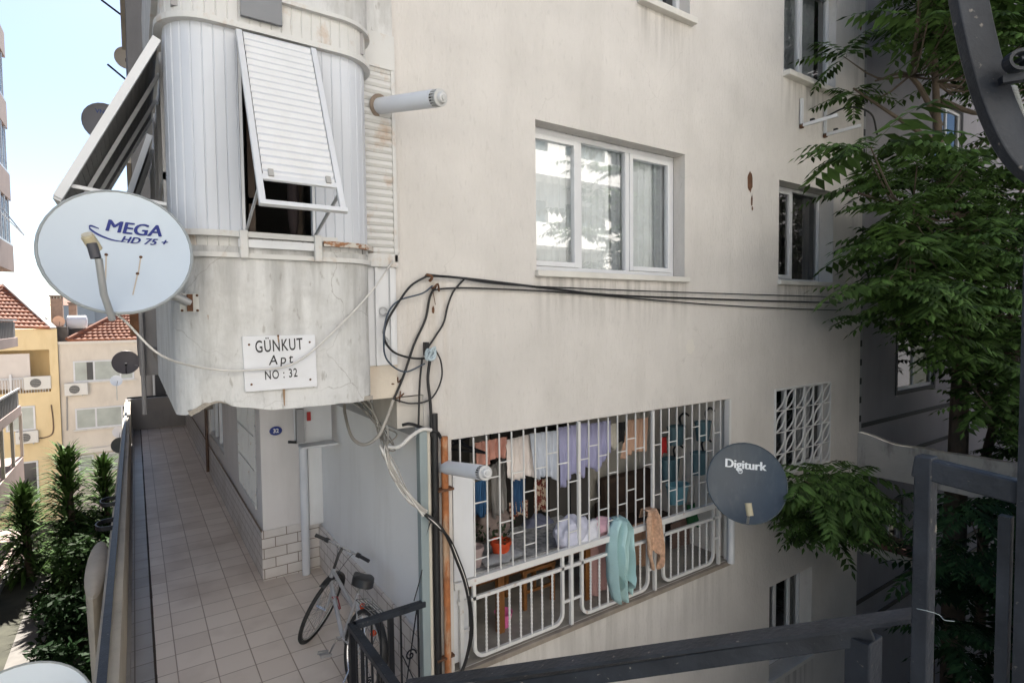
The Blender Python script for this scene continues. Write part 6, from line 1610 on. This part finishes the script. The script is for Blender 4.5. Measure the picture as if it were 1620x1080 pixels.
m_ = MB(); m_.box(-4.6, -3.3, YF+.2, YF+6, -1.3, -.25); m_.build('flat_roof', mat('roof_dark', (.09, .08, .075), .9, .2, 4), Yh)
for (pa, pb, yy, lab) in (((79, 467), (101, 530), 40, 'taller brown brick chimney with a slatted cap'), ((108, 478), (123, 535), 41, 'shorter brown brick chimney right of the taller one')):
    q0, q1 = wy(*pa, yy), wy(*pb, yy); o = thing('chimney', ((q0.x+q1.x)/2, yy, q1.z), lab, 'chimney')
    MB().box(q0.x, q1.x, yy, yy+.6, q1.z-.8, q0.z-.2).build('stack', mat('chimney_brick', (.30, .21, .16), .9, .15, 6), o)
    m_ = MB(); m_.box(q0.x-.05, q1.x+.05, yy-.05, yy+.65, q0.z-.08, q0.z)
    for q in range(4): xx = q0.x+(q1.x-q0.x-.1)*q/3; m_.box(xx, xx+.1, yy, yy+.6, q0.z-.2, q0.z-.08)
    m_.build('cap', mat('chimney_cap', (.20, .15, .12), .9), o)
wt = thing('water_tank', wy(120, 512, 39.5), 'pale cylindrical water tank on the flat roof', 'water tank')
c = wy(122, 510, 39.5); MB().lathe([(.3, -.5), (.42, -.45), (.42, .45), (.3, .5)], 18, Matrix.Translation(c) @ Matrix.Rotation(PI/2, 4, 'Y')).build('tank', mat('tank_white', (.55, .56, .60), .5), wt, smooth=True)
MB().box(c.x-.4, c.x+.4, c.y-.2, c.y+.2, c.z-1.2, c.z-.42).build('stand', mat('roof_dark', (.09, .08, .075), .9), wt)
for (px_, w_, h_, col) in ((132, 1.1, .55, (.50, .52, .56)), (146, .8, .5, (.45, .47, .52)), (110, .35, 1.0, (.05, .05, .05))):
    c = wy(px_, 520, 40.5); o = thing('roof_box', c, {132: 'pale blue rooftop box left of the tiled roof', 146: 'small pale rooftop box beside the tiled roof', 110: 'black rooftop duct beside the chimney'}[px_], 'rooftop box')
    MB().box(c.x-w_/2, c.x+w_/2, c.y, c.y+.6, c.z-.9, c.z+h_*.5).build('case', mat('rb%d' % px_, col, .6), o, bevel=.02); MB().box(c.x-w_/2-.04, c.x+w_/2+.04, c.y-.04, c.y+.64, c.z+h_*.5, c.z+h_*.5+.06).build('lid', GREYCONC, o)
random.seed(4)
for i in range(9):
    px_ = 108+i*13; y_ = random.uniform(90, 150); p = wy(px_, random.uniform(482, 494), y_); w_ = random.uniform(3, 6)
    o = thing('distant_house', (p.x, y_, -11.6), 'hazy distant house on the skyline, number in the row under the large dish', 'building', 'houses on the skyline')
    o['label'] = 'small pale house on the far skyline under the large dish'
    MB().box(p.x-w_/2, p.x+w_/2, y_, y_+6, -11.6, p.z).build('wall', mat('far_wall%d' % (i % 3), [(.62, .56, .52), (.5, .5, .52), (.66, .62, .56)][i % 3], .9), o)
    MB().add([(p.x-w_/2-.2, y_-.2, p.z), (p.x+w_/2+.2, y_-.2, p.z), (p.x+w_/2+.2, y_+6, p.z), (p.x-w_/2-.2, y_+6, p.z), (p.x-w_/4, y_+3, p.z+1.3), (p.x+w_/4, y_+3, p.z+1.3)], [(0, 1, 5, 4), (1, 2, 5), (2, 3, 4, 5), (3, 0, 4), (0, 3, 2, 1)]).build('roof', RT, o)
